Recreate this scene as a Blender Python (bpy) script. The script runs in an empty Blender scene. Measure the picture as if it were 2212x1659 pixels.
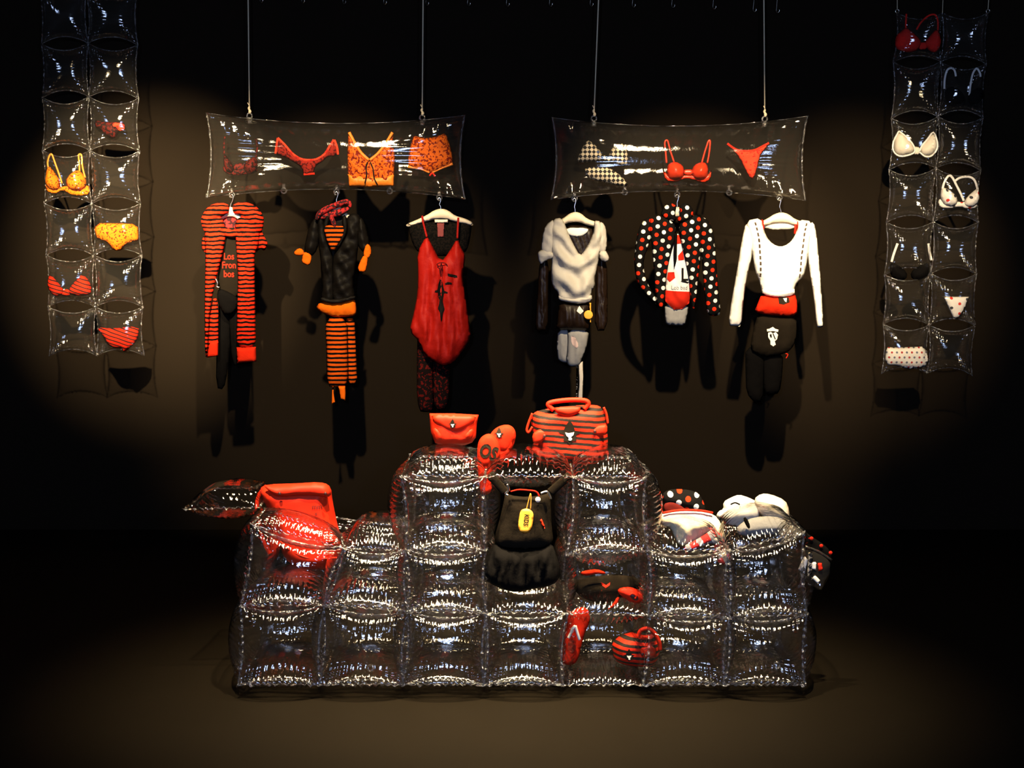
import bpy, math, random
import numpy as np
from mathutils import Vector, geometry

sc = bpy.context.scene
# ---------------------------------------------------------------- camera
F_PX, CX, CY = 3072.0, 1106.0, 829.5
PITCH = math.radians(6.7)
CAM_H = 2.27
cd = bpy.data.cameras.new('camera'); cam = bpy.data.objects.new('camera', cd)
sc.collection.objects.link(cam)
cd.sensor_width = 36.0; cd.lens = F_PX * 36.0 / 2212.0
cd.clip_end = 60
cam.location = (0, 0, CAM_H); cam.rotation_euler = (math.pi / 2 - PITCH, 0, 0)
sc.camera = cam

# ---------------------------------------------------------------- world, light, exposure
w = bpy.data.worlds.new('hall_dark'); sc.world = w; w.use_nodes = True
w.node_tree.nodes['Background'].inputs[0].default_value = (0.55, 0.6, 0.75, 1)
w.node_tree.nodes['Background'].inputs[1].default_value = 0.005
sc.view_settings.view_transform = 'Standard'; sc.view_settings.look = 'None'
sc.view_settings.exposure = 0.0; sc.view_settings.gamma = 1.0
sc.view_settings.use_curve_mapping = False
try:
    sc.cycles.transparent_max_bounces = 96
    sc.cycles.max_bounces = 6
    sc.cycles.caustics_reflective = False
    sc.cycles.caustics_refractive = False
    sc.cycles.sample_clamp_indirect = 4.0
except Exception:
    pass

WARM = (1.0, 0.76, 0.44); BLUE = (0.45, 0.60, 1.0)
def spot(name, loc, target, power, cone, color, radius, blend=0.5):
    l = bpy.data.lights.new(name, 'SPOT'); l.energy = power; l.color = color
    l.spot_size = math.radians(cone); l.spot_blend = blend; l.shadow_soft_size = radius
    o = bpy.data.objects.new(name, l); sc.collection.objects.link(o)
    o.location = loc
    o.rotation_euler = (Vector(target) - Vector(loc)).to_track_quat('-Z', 'Y').to_euler()
    o['kind'] = 'helper'
    return o
# warm stage spots hung from the ceiling in front of the display
spot('stage_spot_clothes_left', (-1.05, 6.5, 4.4), (-1.25, 9.6, 2.05), 1500, 36, WARM, 0.05, 0.7)
spot('stage_spot_clothes_right', (1.05, 6.5, 4.4), (1.25, 9.6, 2.05), 1650, 36, WARM, 0.05, 0.7)
spot('stage_spot_left_panel', (-2.15, 5.4, 4.35), (-2.5, 9.8, 2.22), 7200, 26, WARM, 0.05, 1.0)
spot('stage_spot_right_panel', (2.0, 5.4, 4.35), (2.4, 9.8, 2.1), 2500, 26, WARM, 0.05, 1.0)
for k, (lx, ly, tx, pw_) in enumerate([(-1.35, 5.5, -0.75, 2000), (-0.45, 5.9, -0.3, 2300), (0.5, 5.9, 0.3, 2300), (1.35, 5.5, 0.7, 2000)]):
    spot('stage_spot_shelf', (lx, ly, 4.4), (tx, 6.6, 0.4), pw_, 46, WARM, 0.05, 1.0)
# cool work lamps of the hall, behind the photographer
spot('hall_lamp_cool_left', (-0.35, -0.4, 2.75), (-0.2, 8.5, 1.5), 620, 60, BLUE, 0.08, 0.4)
spot('hall_lamp_cool_right', (0.55, -0.4, 2.55), (0.3, 8.5, 1.5), 400, 60, BLUE, 0.08, 0.4)

def W(px, py, Y):
    """photo pixel (2212 x 1659 frame) to a point on the upright plane y = Y"""
    v = (py - CY) / F_PX; c, s = math.cos(PITCH), math.sin(PITCH)
    dy, dz = c - v * s, -s - v * c
    t = Y / dy
    return Vector(((px - CX) / F_PX * t, Y, CAM_H + dz * t))

# ---------------------------------------------------------------- node helpers
class NT:
    def __init__(self, name):
        self.m = bpy.data.materials.new(name); self.m.use_nodes = True
        self.t = self.m.node_tree; self.t.nodes.clear()
        self.out = self.t.nodes.new('ShaderNodeOutputMaterial')
    def n(self, typ, **kw):
        nd = self.t.nodes.new(typ)
        for k, v in kw.items(): setattr(nd, k, v)
        return nd
    def l(self, a, b): self.t.links.new(a, b)
    def put(self, sock, v):
        if isinstance(v, bpy.types.NodeSocket): self.l(v, sock)
        else: sock.default_value = v
    def math(self, op, a, b=None, c=None):
        nd = self.n('ShaderNodeMath', operation=op)
        self.put(nd.inputs[0], a)
        if b is not None: self.put(nd.inputs[1], b)
        if c is not None: self.put(nd.inputs[2], c)
        return nd.outputs[0]
    def mix(self, f, a, b):
        nd = self.n('ShaderNodeMix', data_type='RGBA')
        self.put(nd.inputs[0], f)
        for s, v in ((nd.inputs[6], a), (nd.inputs[7], b)):
            if isinstance(v, bpy.types.NodeSocket): self.l(v, s)
            else: s.default_value = (*v[:3], 1)
        return nd.outputs[2]
    def xyz(self):
        tc = self.n('ShaderNodeTexCoord'); sp = self.n('ShaderNodeSeparateXYZ')
        self.l(tc.outputs['Object'], sp.inputs[0]); self.tc = tc
        return sp.outputs[0], sp.outputs[1], sp.outputs[2]
    def noise(self, scale, detail=3.0, rough=0.5):
        if not hasattr(self, 'tc'): self.xyz()
        nd = self.n('ShaderNodeTexNoise'); nd.inputs['Scale'].default_value = scale
        nd.inputs['Detail'].default_value = detail; nd.inputs['Roughness'].default_value = rough
        self.l(self.tc.outputs['Object'], nd.inputs['Vector'])
        return nd.outputs[0]

MATS = {}
def cloth(name, rgb=None, pattern=None, rough=0.9, spec=0.06, bump=0.2, bscale=220, sheen=0.0, crumple=0.15, cscale=22):
    if name in MATS: return MATS[name]
    t = NT(name); x, y, z = t.xyz()
    b = t.n('ShaderNodeBsdfPrincipled'); t.l(b.outputs[0], t.out.inputs[0])
    col = pattern(t, x, y, z) if pattern else None
    n = t.noise(9, 4)
    f = t.math('MULTIPLY_ADD', n, 0.3, 0.85)
    mul = t.n('ShaderNodeMix', data_type='RGBA', blend_type='MULTIPLY'); mul.inputs[0].default_value = 1
    if col is None: mul.inputs[6].default_value = (*rgb, 1)
    else: t.l(col, mul.inputs[6])
    cmb = t.n('ShaderNodeCombineColor')
    for k in range(3): t.l(f, cmb.inputs[k])
    t.l(cmb.outputs[0], mul.inputs[7])
    t.l(mul.outputs[2], b.inputs['Base Color'])
    b.inputs['Roughness'].default_value = rough
    b.inputs['Specular IOR Level'].default_value = spec
    if sheen: b.inputs['Sheen Weight'].default_value = sheen
    bp = t.n('ShaderNodeBump'); bp.inputs['Strength'].default_value = bump; bp.inputs['Distance'].default_value = 0.003
    t.l(t.noise(bscale, 2), bp.inputs['Height'])
    b2 = t.n('ShaderNodeBump'); b2.inputs['Strength'].default_value = crumple; b2.inputs['Distance'].default_value = 0.03
    t.l(t.noise(cscale, 3, 0.45), b2.inputs['Height']); t.l(bp.outputs[0], b2.inputs['Normal']); t.l(b2.outputs[0], b.inputs['Normal'])
    MATS[name] = t.m
    return t.m

def P_stripes(c1, c2, period, duty=0.62, tilt=0.0, wob=0.004):
    def f(t, x, y, z):
        n = t.math('MULTIPLY', t.math('SUBTRACT', t.noise(14, 2), 0.5), wob * 2)
        zz = t.math('ADD', t.math('ADD', z, t.math('MULTIPLY', x, tilt)), n)
        fr = t.math('FRACT', t.math('DIVIDE', t.math('ADD', zz, 50.0), period))
        return t.mix(t.math('GREATER_THAN', fr, duty), c1, c2)
    return f
def P_dots(bg, c1, c2, s, r=0.3, rot=0.0):
    def f(t, x, y, z):
        ca, sa = math.cos(rot), math.sin(rot)
        u = t.math('ADD', t.math('MULTIPLY', x, ca / s), t.math('MULTIPLY', z, sa / s))
        v = t.math('ADD', t.math('MULTIPLY', x, -sa / s), t.math('MULTIPLY', z, ca / s))
        u = t.math('ADD', u, 400.0); v = t.math('ADD', v, 400.0)
        fv = t.math('FLOOR', v)
        u = t.math('ADD', u, t.math('MULTIPLY', t.math('MODULO', fv, 2.0), 0.5))
        fu = t.math('FLOOR', u)
        du = t.math('SUBTRACT', t.math('FRACT', u), 0.5); dv = t.math('SUBTRACT', t.math('FRACT', v), 0.5)
        d = t.math('SQRT', t.math('ADD', t.math('MULTIPLY', du, du), t.math('MULTIPLY', dv, dv)))
        par = t.math('MODULO', t.math('ADD', fu, fv), 2.0)
        return t.mix(t.math('LESS_THAN', d, r), bg, t.mix(par, c1, c2))
    return f
def P_leopard(bg, c, scale=60, th=0.42):
    def f(t, x, y, z):
        n = t.noise(scale, 2, 0.6)
        return t.mix(t.math('LESS_THAN', n, th), bg, c)
    return f
def P_check(c1, c2, s):
    def f(t, x, y, z):
        a = t.math('GREATER_THAN', t.math('FRACT', t.math('DIVIDE', t.math('ADD', t.math('ADD', x, z), 50), s)), 0.5)
        b = t.math('GREATER_THAN', t.math('FRACT', t.math('DIVIDE', t.math('ADD', t.math('SUBTRACT', x, z), 50), s)), 0.5)
        d = t.math('ABSOLUTE', t.math('SUBTRACT', a, b))
        return t.mix(d, c1, c2)
    return f
def P_plaid(c1, c2, c3, s):
    def f(t, x, y, z):
        q = t.math('ADD', x, t.math('MULTIPLY', z, 0.6)); r = t.math('SUBTRACT', z, t.math('MULTIPLY', x, 0.6))
        a = t.math('GREATER_THAN', t.math('FRACT', t.math('DIVIDE', t.math('ADD', q, 50), s)), 0.6)
        b = t.math('GREATER_THAN', t.math('FRACT', t.math('DIVIDE', t.math('ADD', r, 50), s)), 0.6)
        return t.mix(b, t.mix(a, c1, c2), t.mix(a, c2, c3))
    return f

def film(name, rough=0.15, ior=1.5, gain=1.5, haze=0.02, bump=0.12, bscale=16, tint=(0.985, 0.98, 0.97)):
    """thin clear vinyl: mostly see-through, a Fresnel gloss and a trace of scatter"""
    if name in MATS: return MATS[name]
    t = NT(name); t.xyz()
    geo = t.n('ShaderNodeNewGeometry')
    io = t.math('ADD', t.math('MULTIPLY', geo.outputs['Backfacing'], 1 / ior - ior), ior)
    fr = t.n('ShaderNodeFresnel'); t.l(io, fr.inputs['IOR'])
    bp = t.n('ShaderNodeBump'); bp.inputs['Strength'].default_value = bump; bp.inputs['Distance'].default_value = 0.02
    t.l(t.noise(bscale, 3, 0.55), bp.inputs['Height'])
    t.l(bp.outputs[0], fr.inputs['Normal'])
    g = t.n('ShaderNodeBsdfGlossy', distribution='BECKMANN'); g.inputs['Roughness'].default_value = rough
    t.l(bp.outputs[0], g.inputs['Normal'])
    tr = t.n('ShaderNodeBsdfTransparent'); tr.inputs[0].default_value = (*tint, 1)
    df = t.n('ShaderNodeBsdfDiffuse'); df.inputs[0].default_value = (0.9, 0.84, 0.74, 1)
    m1 = t.n('ShaderNodeMixShader'); m1.inputs[0].default_value = haze
    t.l(tr.outputs[0], m1.inputs[1]); t.l(df.outputs[0], m1.inputs[2])
    m2 = t.n('ShaderNodeMixShader'); t.l(t.math('MINIMUM', t.math('MULTIPLY', fr.outputs[0], gain), 0.9), m2.inputs[0])
    t.l(m1.outputs[0], m2.inputs[1]); t.l(g.outputs[0], m2.inputs[2])
    t.l(m2.outputs[0], t.out.inputs[0])
    MATS[name] = t.m
    return t.m

def solid(name, rgb, rough=0.5, metal=0.0, spec=0.5):
    if name in MATS: return MATS[name]
    t = NT(name); t.xyz()
    b = t.n('ShaderNodeBsdfPrincipled'); t.l(b.outputs[0], t.out.inputs[0])
    n = t.noise(30, 2)
    col = t.mix(n, tuple(c * 0.85 for c in rgb), tuple(min(1, c * 1.12) for c in rgb))
    t.l(col, b.inputs['Base Color'])
    b.inputs['Roughness'].default_value = rough; b.inputs['Metallic'].default_value = metal
    b.inputs['Specular IOR Level'].default_value = spec
    MATS[name] = t.m
    return t.m

# colours
RED = (0.60, 0.020, 0.005); RED2 = (0.30, 0.006, 0.003); ORANGE = (0.70, 0.12, 0.004)
BLK = (0.0025, 0.0022, 0.0022); WHT = (0.80, 0.78, 0.74); GRY = (0.26, 0.26, 0.26)
M_red = cloth('red_cotton', RED); M_redsatin = cloth('red_satin', RED2, rough=0.6, spec=0.15, bump=0.08)
M_black = cloth('black_cotton', BLK, spec=0.05); M_blacksatin = cloth('black_satin', (0.0035, 0.0028, 0.0022), rough=0.6, spec=0.09, bump=0.1)
M_blackknit = cloth('black_knit', (0.010, 0.0075, 0.005), rough=0.95, spec=0.04)
M_white = cloth('white_cotton', WHT); M_cream = cloth('cream_cotton', (0.72, 0.66, 0.55)); M_grey = cloth('grey_jersey', GRY)
M_brown = cloth('brown_satin', (0.010, 0.0045, 0.002), rough=0.45, spec=0.25, bump=0.05)
M_orange = cloth('orange_cotton', ORANGE); M_orangesatin = cloth('orange_satin', (0.85, 0.22, 0.015), rough=0.5, spec=0.4)
M_redblk = cloth('red_black_stripe', pattern=P_stripes(RED, BLK, 0.0288, 0.56, wob=0.012))
M_bagstripe = cloth('red_black_bag_stripe', pattern=P_stripes(RED, (0.012, 0.008, 0.006), 0.0285, 0.53, tilt=0.08), rough=0.7, spec=0.15)
M_orblk = cloth('orange_black_stripe', pattern=P_stripes((0.55, 0.075, 0.004), BLK, 0.0303, 0.55))
M_undstripe = cloth('red_black_lingerie_stripe', pattern=P_stripes(RED, (0.02, 0.008, 0.008), 0.026, 0.70, tilt=0.35))
M_polka = cloth('black_red_white_polka', pattern=P_dots((0.005, 0.0045, 0.0045), (0.66, 0.03, 0.008), (0.8, 0.78, 0.72), 0.050, 0.28, 0.35))
M_leop = cloth('orange_leopard', pattern=P_leopard((0.75, 0.17, 0.006), (0.12, 0.009, 0.003), 75, 0.42), rough=0.6)
M_leopfine = cloth('orange_leopard_satin', pattern=P_leopard((0.62, 0.11, 0.006), (0.15, 0.009, 0.003), 55, 0.46), rough=0.55)
M_check = cloth('black_white_houndstooth', pattern=P_check((0.55, 0.48, 0.36), (0.02, 0.02, 0.022), 0.058))
M_lace = cloth('black_red_lace', pattern=P_leopard((0.006, 0.003, 0.003), (0.085, 0.005, 0.004), 48, 0.44))
M_blacklace = cloth('black_lace', pattern=P_leopard((0.007, 0.005, 0.004), (0.002, 0.002, 0.002), 90, 0.5))
M_redlace = cloth('red_lace', pattern=P_leopard((0.24, 0.014, 0.008), (0.06, 0.003, 0.003), 60, 0.46))
M_redspot = cloth('red_spotted_lace', pattern=P_leopard((0.78, 0.05, 0.02), (0.42, 0.015, 0.01), 42, 0.43))
M_darkred = cloth('dark_red_satin', pattern=P_leopard((0.07, 0.005, 0.004), (0.010, 0.002, 0.002), 50, 0.5), rough=0.6)
M_whdot = cloth('white_pindot', pattern=P_dots((0.82, 0.78, 0.70), (0.42, 0.05, 0.05), (0.16, 0.16, 0.20), 0.034, 0.22))
M_whsuit = cloth('white_card_suit_print', pattern=P_dots((0.82, 0.78, 0.72), (0.65, 0.05, 0.04), (0.05, 0.05, 0.06), 0.060, 0.17, 0.5))
M_redwhite = cloth('red_white_tartan', pattern=P_plaid((0.62, 0.03, 0.03), (0.20, 0.19, 0.22), (0.8, 0.72, 0.6), 0.075))
M_bandana = cloth('red_black_bandana', pattern=P_leopard((0.35, 0.02, 0.02), (0.03, 0.01, 0.012), 55, 0.5))
M_redleather = solid('red_vinyl_leather', (0.62, 0.022, 0.005), 0.55, 0, 0.15)
M_redfoam = solid('red_foam_rubber', (0.60, 0.020, 0.005), 0.7, 0, 0.08)
M_dkemb = solid('dark_emblem_print', (0.014, 0.010, 0.006), 0.8, 0, 0.1)
M_whemb = solid('white_emblem_print', (0.85, 0.80, 0.70), 0.7)  # also colours the sheen painted on the brown skirt
M_redprint = solid('red_print', (0.55, 0.02, 0.008), 0.8, 0, 0.08)
M_blkprint = solid('black_print', (0.006, 0.005, 0.005), 0.8, 0, 0.08)
M_hanger = solid('cream_padded_hanger', (0.72, 0.62, 0.46), 0.6)
M_metal = solid('brushed_metal', (0.75, 0.70, 0.60), 0.25, 1.0)
M_rivet = solid('dark_rivet', (0.05, 0.006, 0.004), 0.4)
M_cord = solid('beige_cord', (0.75, 0.64, 0.42), 0.8)
M_tag = solid('orange_card_tag', (0.95, 0.42, 0.035), 0.6)
M_tagcord = solid('orange_tag_cord', (0.85, 0.28, 0.03), 0.7)
M_film = film('clear_vinyl_film', rough=0.17, gain=1.8, haze=0.006, bump=0.10)
M_shelf = film('clear_vinyl_shelf', rough=0.165, gain=2.0, haze=0.0005, bump=0.22, bscale=16)
M_seam = film('welded_vinyl_seam', rough=0.22, gain=3.0, haze=0.012, bump=0.8, bscale=60)

# ---------------------------------------------------------------- mesh helpers
def link(o, parent=None):
    sc.collection.objects.link(o)
    if parent is not None: o.parent = parent
    return o
def mesh(name, verts, faces, mat, parent=None, loc=None, smooth=True):
    me = bpy.data.meshes.new(name)
    me.from_pydata([tuple(map(float, v)) for v in verts], [], [tuple(map(int, f)) for f in faces])
    if smooth: me.polygons.foreach_set('use_smooth', [True] * len(me.polygons))
    me.materials.append(mat); me.update()
    o = bpy.data.objects.new(name, me); link(o, parent)
    if loc is not None: o.location = loc
    return o
THINGS = []
def thing(name, label, cat, base, group=None):
    o = bpy.data.objects.new(name, None); o.empty_display_size = 0.05
    link(o); o.location = base; o['label'] = label; o['category'] = cat
    if group: o['group'] = group
    THINGS.append(o)
    return o
def root_loc(parent):
    l = Vector((0, 0, 0)); p = parent
    while p is not None: l = l + p.location; p = p.parent
    return l

def chaikin(p, it):
    for _ in range(it):
        q = np.roll(p, -1, 0); p = np.stack([0.75 * p + 0.25 * q, 0.25 * p + 0.75 * q], 1).reshape(-1, 2)
    return p
def resample(p, h):
    out = []
    for a, b in zip(p, np.roll(p, -1, 0)):
        k = max(1, int(round(np.linalg.norm(b - a) / h)))
        for i in range(k): out.append(a + (b - a) * i / k)
    return np.array(out)
def seg_dist(pts, poly):
    a = poly; b = np.roll(poly, -1, 0); ab = b - a
    L = (ab ** 2).sum(1) + 1e-12
    d = np.full(len(pts), 1e9)
    for i in range(len(a)):
        t = np.clip(((pts - a[i]) @ ab[i]) / L[i], 0, 1)
        q = pts - a[i] - t[:, None] * ab[i]
        d = np.minimum(d, (q ** 2).sum(1))
    return np.sqrt(d)
def inside(pts, poly):
    r = np.zeros(len(pts), bool); x, y = pts[:, 0], pts[:, 1]
    j = len(poly) - 1
    for i in range(len(poly)):
        xi, yi = poly[i]; xj, yj = poly[j]
        if yi != yj:
            c = ((yi > y) != (yj > y)) & (x < (xj - xi) * (y - yi) / (yj - yi) + xi)
            r ^= c
        j = i
    return r
def pn(x, z, seed, k=6, lam=0.12):
    rg = np.random.RandomState(seed); s = 0
    for _ in range(k):
        a = rg.uniform(0, 2 * math.pi); f = 2 * math.pi / (lam * rg.uniform(0.6, 1.6))
        s = s + np.sin((x * math.cos(a) + z * math.sin(a)) * f + rg.uniform(0, 6.28))
    return s / k

class Puff: pass
SEED = [1]
def poly_w(outline, Y):
    return np.array([[v.x, v.z] for v in (W(a, b, Y) for a, b in outline)])
def tri_fill(poly, h):
    """triangulated fill of a closed outline with interior points"""
    b = resample(poly, h)
    lo, hi = b.min(0), b.max(0)
    gx = np.arange(lo[0] + h / 2, hi[0], h); gz = np.arange(lo[1] + h / 2, hi[1], h)
    pts = np.zeros((0, 2))
    if len(gx) and len(gz):
        g = np.stack(np.meshgrid(gx, gz), -1).reshape(-1, 2)
        g = g + np.random.RandomState(3).uniform(-0.12, 0.12, g.shape) * h
        m = inside(g, b)
        g = g[m]
        if len(g): pts = g[seg_dist(g, b) > 0.45 * h]
    allp = np.vstack([b, pts]) if len(pts) else b
    nb = len(b)
    vs, es, fs, *_ = geometry.delaunay_2d_cdt([Vector(p) for p in allp], [(i, (i + 1) % nb) for i in range(nb)], [], 0, 1e-7)
    V = np.array([[v.x, v.y] for v in vs]); Fc = np.array([f for f in fs if len(f) == 3])
    cen = V[Fc].mean(1)
    Fc = Fc[inside(cen, b)]
    return V, Fc, b
def puff(parent, name, outline, Y, T=0.02, mat=None, R=None, folds=(), wr=0.003, lam=0.10, h=None, smooth=1, back=0.6, world=False, label=None):
    """soft closed body of any outline: front bulges to the viewer, back away, with folds"""
    poly = outline if world else poly_w(outline, Y)
    if smooth: poly = chaikin(poly, smooth)
    ext = poly.max(0) - poly.min(0)
    if h is None: h = max(0.006, min(0.014, ext.min() / 9))
    V, Fc, b = tri_fill(poly, h)
    SEED[0] += 1; seed = SEED[0]
    R = R or T * 1.9
    base = Y(V) if callable(Y) else Y
    def front(P):
        d = seg_dist(P, b)
        q = 1 - np.clip(d / R, 0, 1); g = 0.35 * np.sqrt(np.clip(1 - q * q, 0, 1)) + 0.65 * (1 - q * q)
        y = -T * g
        fade = np.clip(d / (R * 0.9), 0, 1)
        for (A, dx, dz, l, ph, *vx) in folds:
            X = np.sqrt((P[:, 0] - vx[0]) ** 2 + 0.0004) if vx else P[:, 0]
            y = y - A * fade * np.sin(2 * math.pi * (X * dx + P[:, 1] * dz) / l + ph + 1.6 * pn(P[:, 0], P[:, 1], seed + 7, 4, l * 3))
        if wr: y = y - wr * fade * pn(P[:, 0], P[:, 1], seed, 7, lam)
        return y, d
    yf, d = front(V)
    on = d < 1e-5
    yb = -yf * back
    n = len(V); idx = np.arange(n)
    loc = root_loc(parent) if parent is not None else Vector((float(poly[:, 0].mean()), Y, float(poly[:, 1].min())))
    Vf = np.stack([V[:, 0] - loc.x, yf + Y - loc.y, V[:, 1] - loc.z], 1)
    bi = np.full(n, -1); keep = np.where(~on)[0]; bi[on] = idx[on]; bi[keep] = n + np.arange(len(keep))
    Vb = np.stack([V[keep, 0] - loc.x, np.abs(yb[keep]) * 1.0 + Y - loc.y, V[keep, 1] - loc.z], 1)
    # orientation: front faces the viewer (-y)
    A = V[Fc]; cr = (A[:, 1, 0] - A[:, 0, 0]) * (A[:, 2, 1] - A[:, 0, 1]) - (A[:, 1, 1] - A[:, 0, 1]) * (A[:, 2, 0] - A[:, 0, 0])
    Fc = np.where((cr > 0)[:, None], Fc, Fc[:, ::-1])
    Fb = bi[Fc][:, ::-1]
    o = mesh(name, np.vstack([Vf, Vb]), np.vstack([Fc, Fb]), mat, parent, None if parent is not None else loc)
    if label: o['label'] = label
    p = Puff(); p.obj = o; p.front = lambda P: front(P)[0] + Y; p.Y = Y; p.loc = loc; p.parent = parent
    return p
def decal(pf, name, outline, mat, off=0.0025, smooth=0, parent=None, label=None, h=0.008):
    """flat print that follows the surface of a puff"""
    poly = poly_w(outline, pf.Y)
    if smooth: poly = chaikin(poly, smooth)
    ext = poly.max(0) - poly.min(0)
    V, Fc, b = tri_fill(poly, max(0.003, min(h, ext.min() / 2)))
    y = pf.front(V) - off
    par = parent or pf.obj; loc = root_loc(par)
    A = V[Fc]; cr = (A[:, 1, 0] - A[:, 0, 0]) * (A[:, 2, 1] - A[:, 0, 1]) - (A[:, 1, 1] - A[:, 0, 1]) * (A[:, 2, 0] - A[:, 0, 0])
    Fc = np.where((cr > 0)[:, None], Fc, Fc[:, ::-1])
    o = mesh(name, np.stack([V[:, 0] - loc.x, y - loc.y, V[:, 1] - loc.z], 1), Fc, mat, par)
    if label: o['label'] = label
    return o
def text(pf, name, body, px, py, size_px, mat, off=0.003, rot=0.0, parent=None, label=None, sx=1.0, bold=0.0):
    c = bpy.data.curves.new(name, 'FONT'); c.body = body; c.align_x = 'CENTER'; c.align_y = 'CENTER'
    s = size_px / F_PX * pf.Y * 1.02; c.size = s; c.resolution_u = 3
    if bold: c.offset = bold
    tmp = bpy.data.objects.new('tmp_text', c); sc.collection.objects.link(tmp)
    bpy.context.view_layer.update()
    me = bpy.data.meshes.new_from_object(tmp.evaluated_get(bpy.context.evaluated_depsgraph_get()))
    V = np.array([v.co[:2] for v in me.vertices]); Fc = [tuple(p.vertices) for p in me.polygons]
    bpy.data.objects.remove(tmp); bpy.data.curves.remove(c); bpy.data.meshes.remove(me)
    V[:, 0] *= sx
    ca, sa = math.cos(rot), math.sin(rot)
    V = V @ np.array([[ca, sa], [-sa, ca]])
    o0 = W(px, py, pf.Y); V = V + np.array([o0.x, o0.z])
    y = pf.front(V) - off
    par = parent or pf.obj; loc = root_loc(par)
    o = mesh(name, np.stack([V[:, 0] - loc.x, y - loc.y, V[:, 1] - loc.z], 1), Fc, mat, par, smooth=False)
    if label: o['label'] = label
    return o
def catmull(P, k=6):
    P = [Vector(p) for p in P]
    if len(P) < 3: return P
    out = []
    for i in range(len(P) - 1):
        p0 = P[max(i - 1, 0)]; p1 = P[i]; p2 = P[i + 1]; p3 = P[min(i + 2, len(P) - 1)]
        for j in range(k):
            t = j / k
            out.append(0.5 * ((2 * p1) + (p2 - p0) * t + (2 * p0 - 5 * p1 + 4 * p2 - p3) * t * t + (3 * p1 - p0 - 3 * p2 + p3) * t ** 3))
    out.append(P[-1])
    return out
def tube(parent, name, pts, r, mat, seg=8, smooth=5, flat=1.0, loc=None, rs=None):
    """round or flattened tube along world points"""
    P = catmull(pts, smooth)
    L = root_loc(parent) if parent is not None else (loc or P[0])
    V = []; Fc = []; up = None; n = len(P)
    for i, p in enumerate(P):
        d = (P[min(i + 1, n - 1)] - P[max(i - 1, 0)]).normalized()
        if up is None: up = Vector((0, -1, 0)) if abs(d.y) < 0.9 else Vector((0, 0, 1))
        a = d.cross(up).normalized(); up = a.cross(d).normalized()
        rr = r if rs is None else r * np.interp(i / (n - 1), np.linspace(0, 1, len(rs)), rs)
        for k in range(seg):
            an = 2 * math.pi * k / seg
            V.append(p + a * (rr * math.cos(an)) + up * (rr * flat * math.sin(an)) - L)
    for i in range(n - 1):
        for k in range(seg):
            Fc.append((i * seg + k, (i + 1) * seg + k, (i + 1) * seg + (k + 1) % seg, i * seg + (k + 1) % seg))
    Fc.append(tuple(range(seg))); Fc.append(tuple((n - 1) * seg + k for k in range(seg))[::-1])
    return mesh(name, V, Fc, mat, parent, None if parent is not None else L)
def ptube(parent, name, pix, Y, r, mat, **k):
    return tube(parent, name, [W(a, b, Y if len(q) == 0 else q[0]) for a, b, *q in pix], r, mat, **k)
def disc(parent, name, c, r, mat, depth=0.006, seg=16):
    """round stud facing the viewer with a bevelled rim"""
    L = root_loc(parent); V = []; Fc = []
    for rr, y in ((r, 0), (r, -depth * 0.6), (r * 0.8, -depth)):
        for k in range(seg):
            a = 2 * math.pi * k / seg
            V.append((c.x + rr * math.cos(a) - L.x, c.y + y - L.y, c.z + rr * math.sin(a) - L.z))
    for i in range(2):
        for k in range(seg): Fc.append((i * seg + k, i * seg + (k + 1) % seg, (i + 1) * seg + (k + 1) % seg, (i + 1) * seg + k))
    Fc.append(tuple(2 * seg + k for k in range(seg))); Fc.append(tuple(range(seg))[::-1])
    return mesh(name, V, Fc, mat, parent)
def ring(parent, name, c, r, rt, mat, axis='Y', seg=16, s2=6):
    L = root_loc(parent); V = []; Fc = []
    for i in range(seg):
        a = 2 * math.pi * i / seg
        for j in range(s2):
            b = 2 * math.pi * j / s2; q = r + rt * math.cos(b); h = rt * math.sin(b)
            p = (q * math.cos(a), h, q * math.sin(a)) if axis == 'Y' else (h, q * math.cos(a), q * math.sin(a))
            V.append((p[0] + c.x - L.x, p[1] + c.y - L.y, p[2] + c.z - L.z))
    for i in range(seg):
        for j in range(s2):
            Fc.append((i * s2 + j, ((i + 1) % seg) * s2 + j, ((i + 1) % seg) * s2 + (j + 1) % s2, i * s2 + (j + 1) % s2))
    return mesh(name, V, Fc, mat, parent)

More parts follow.
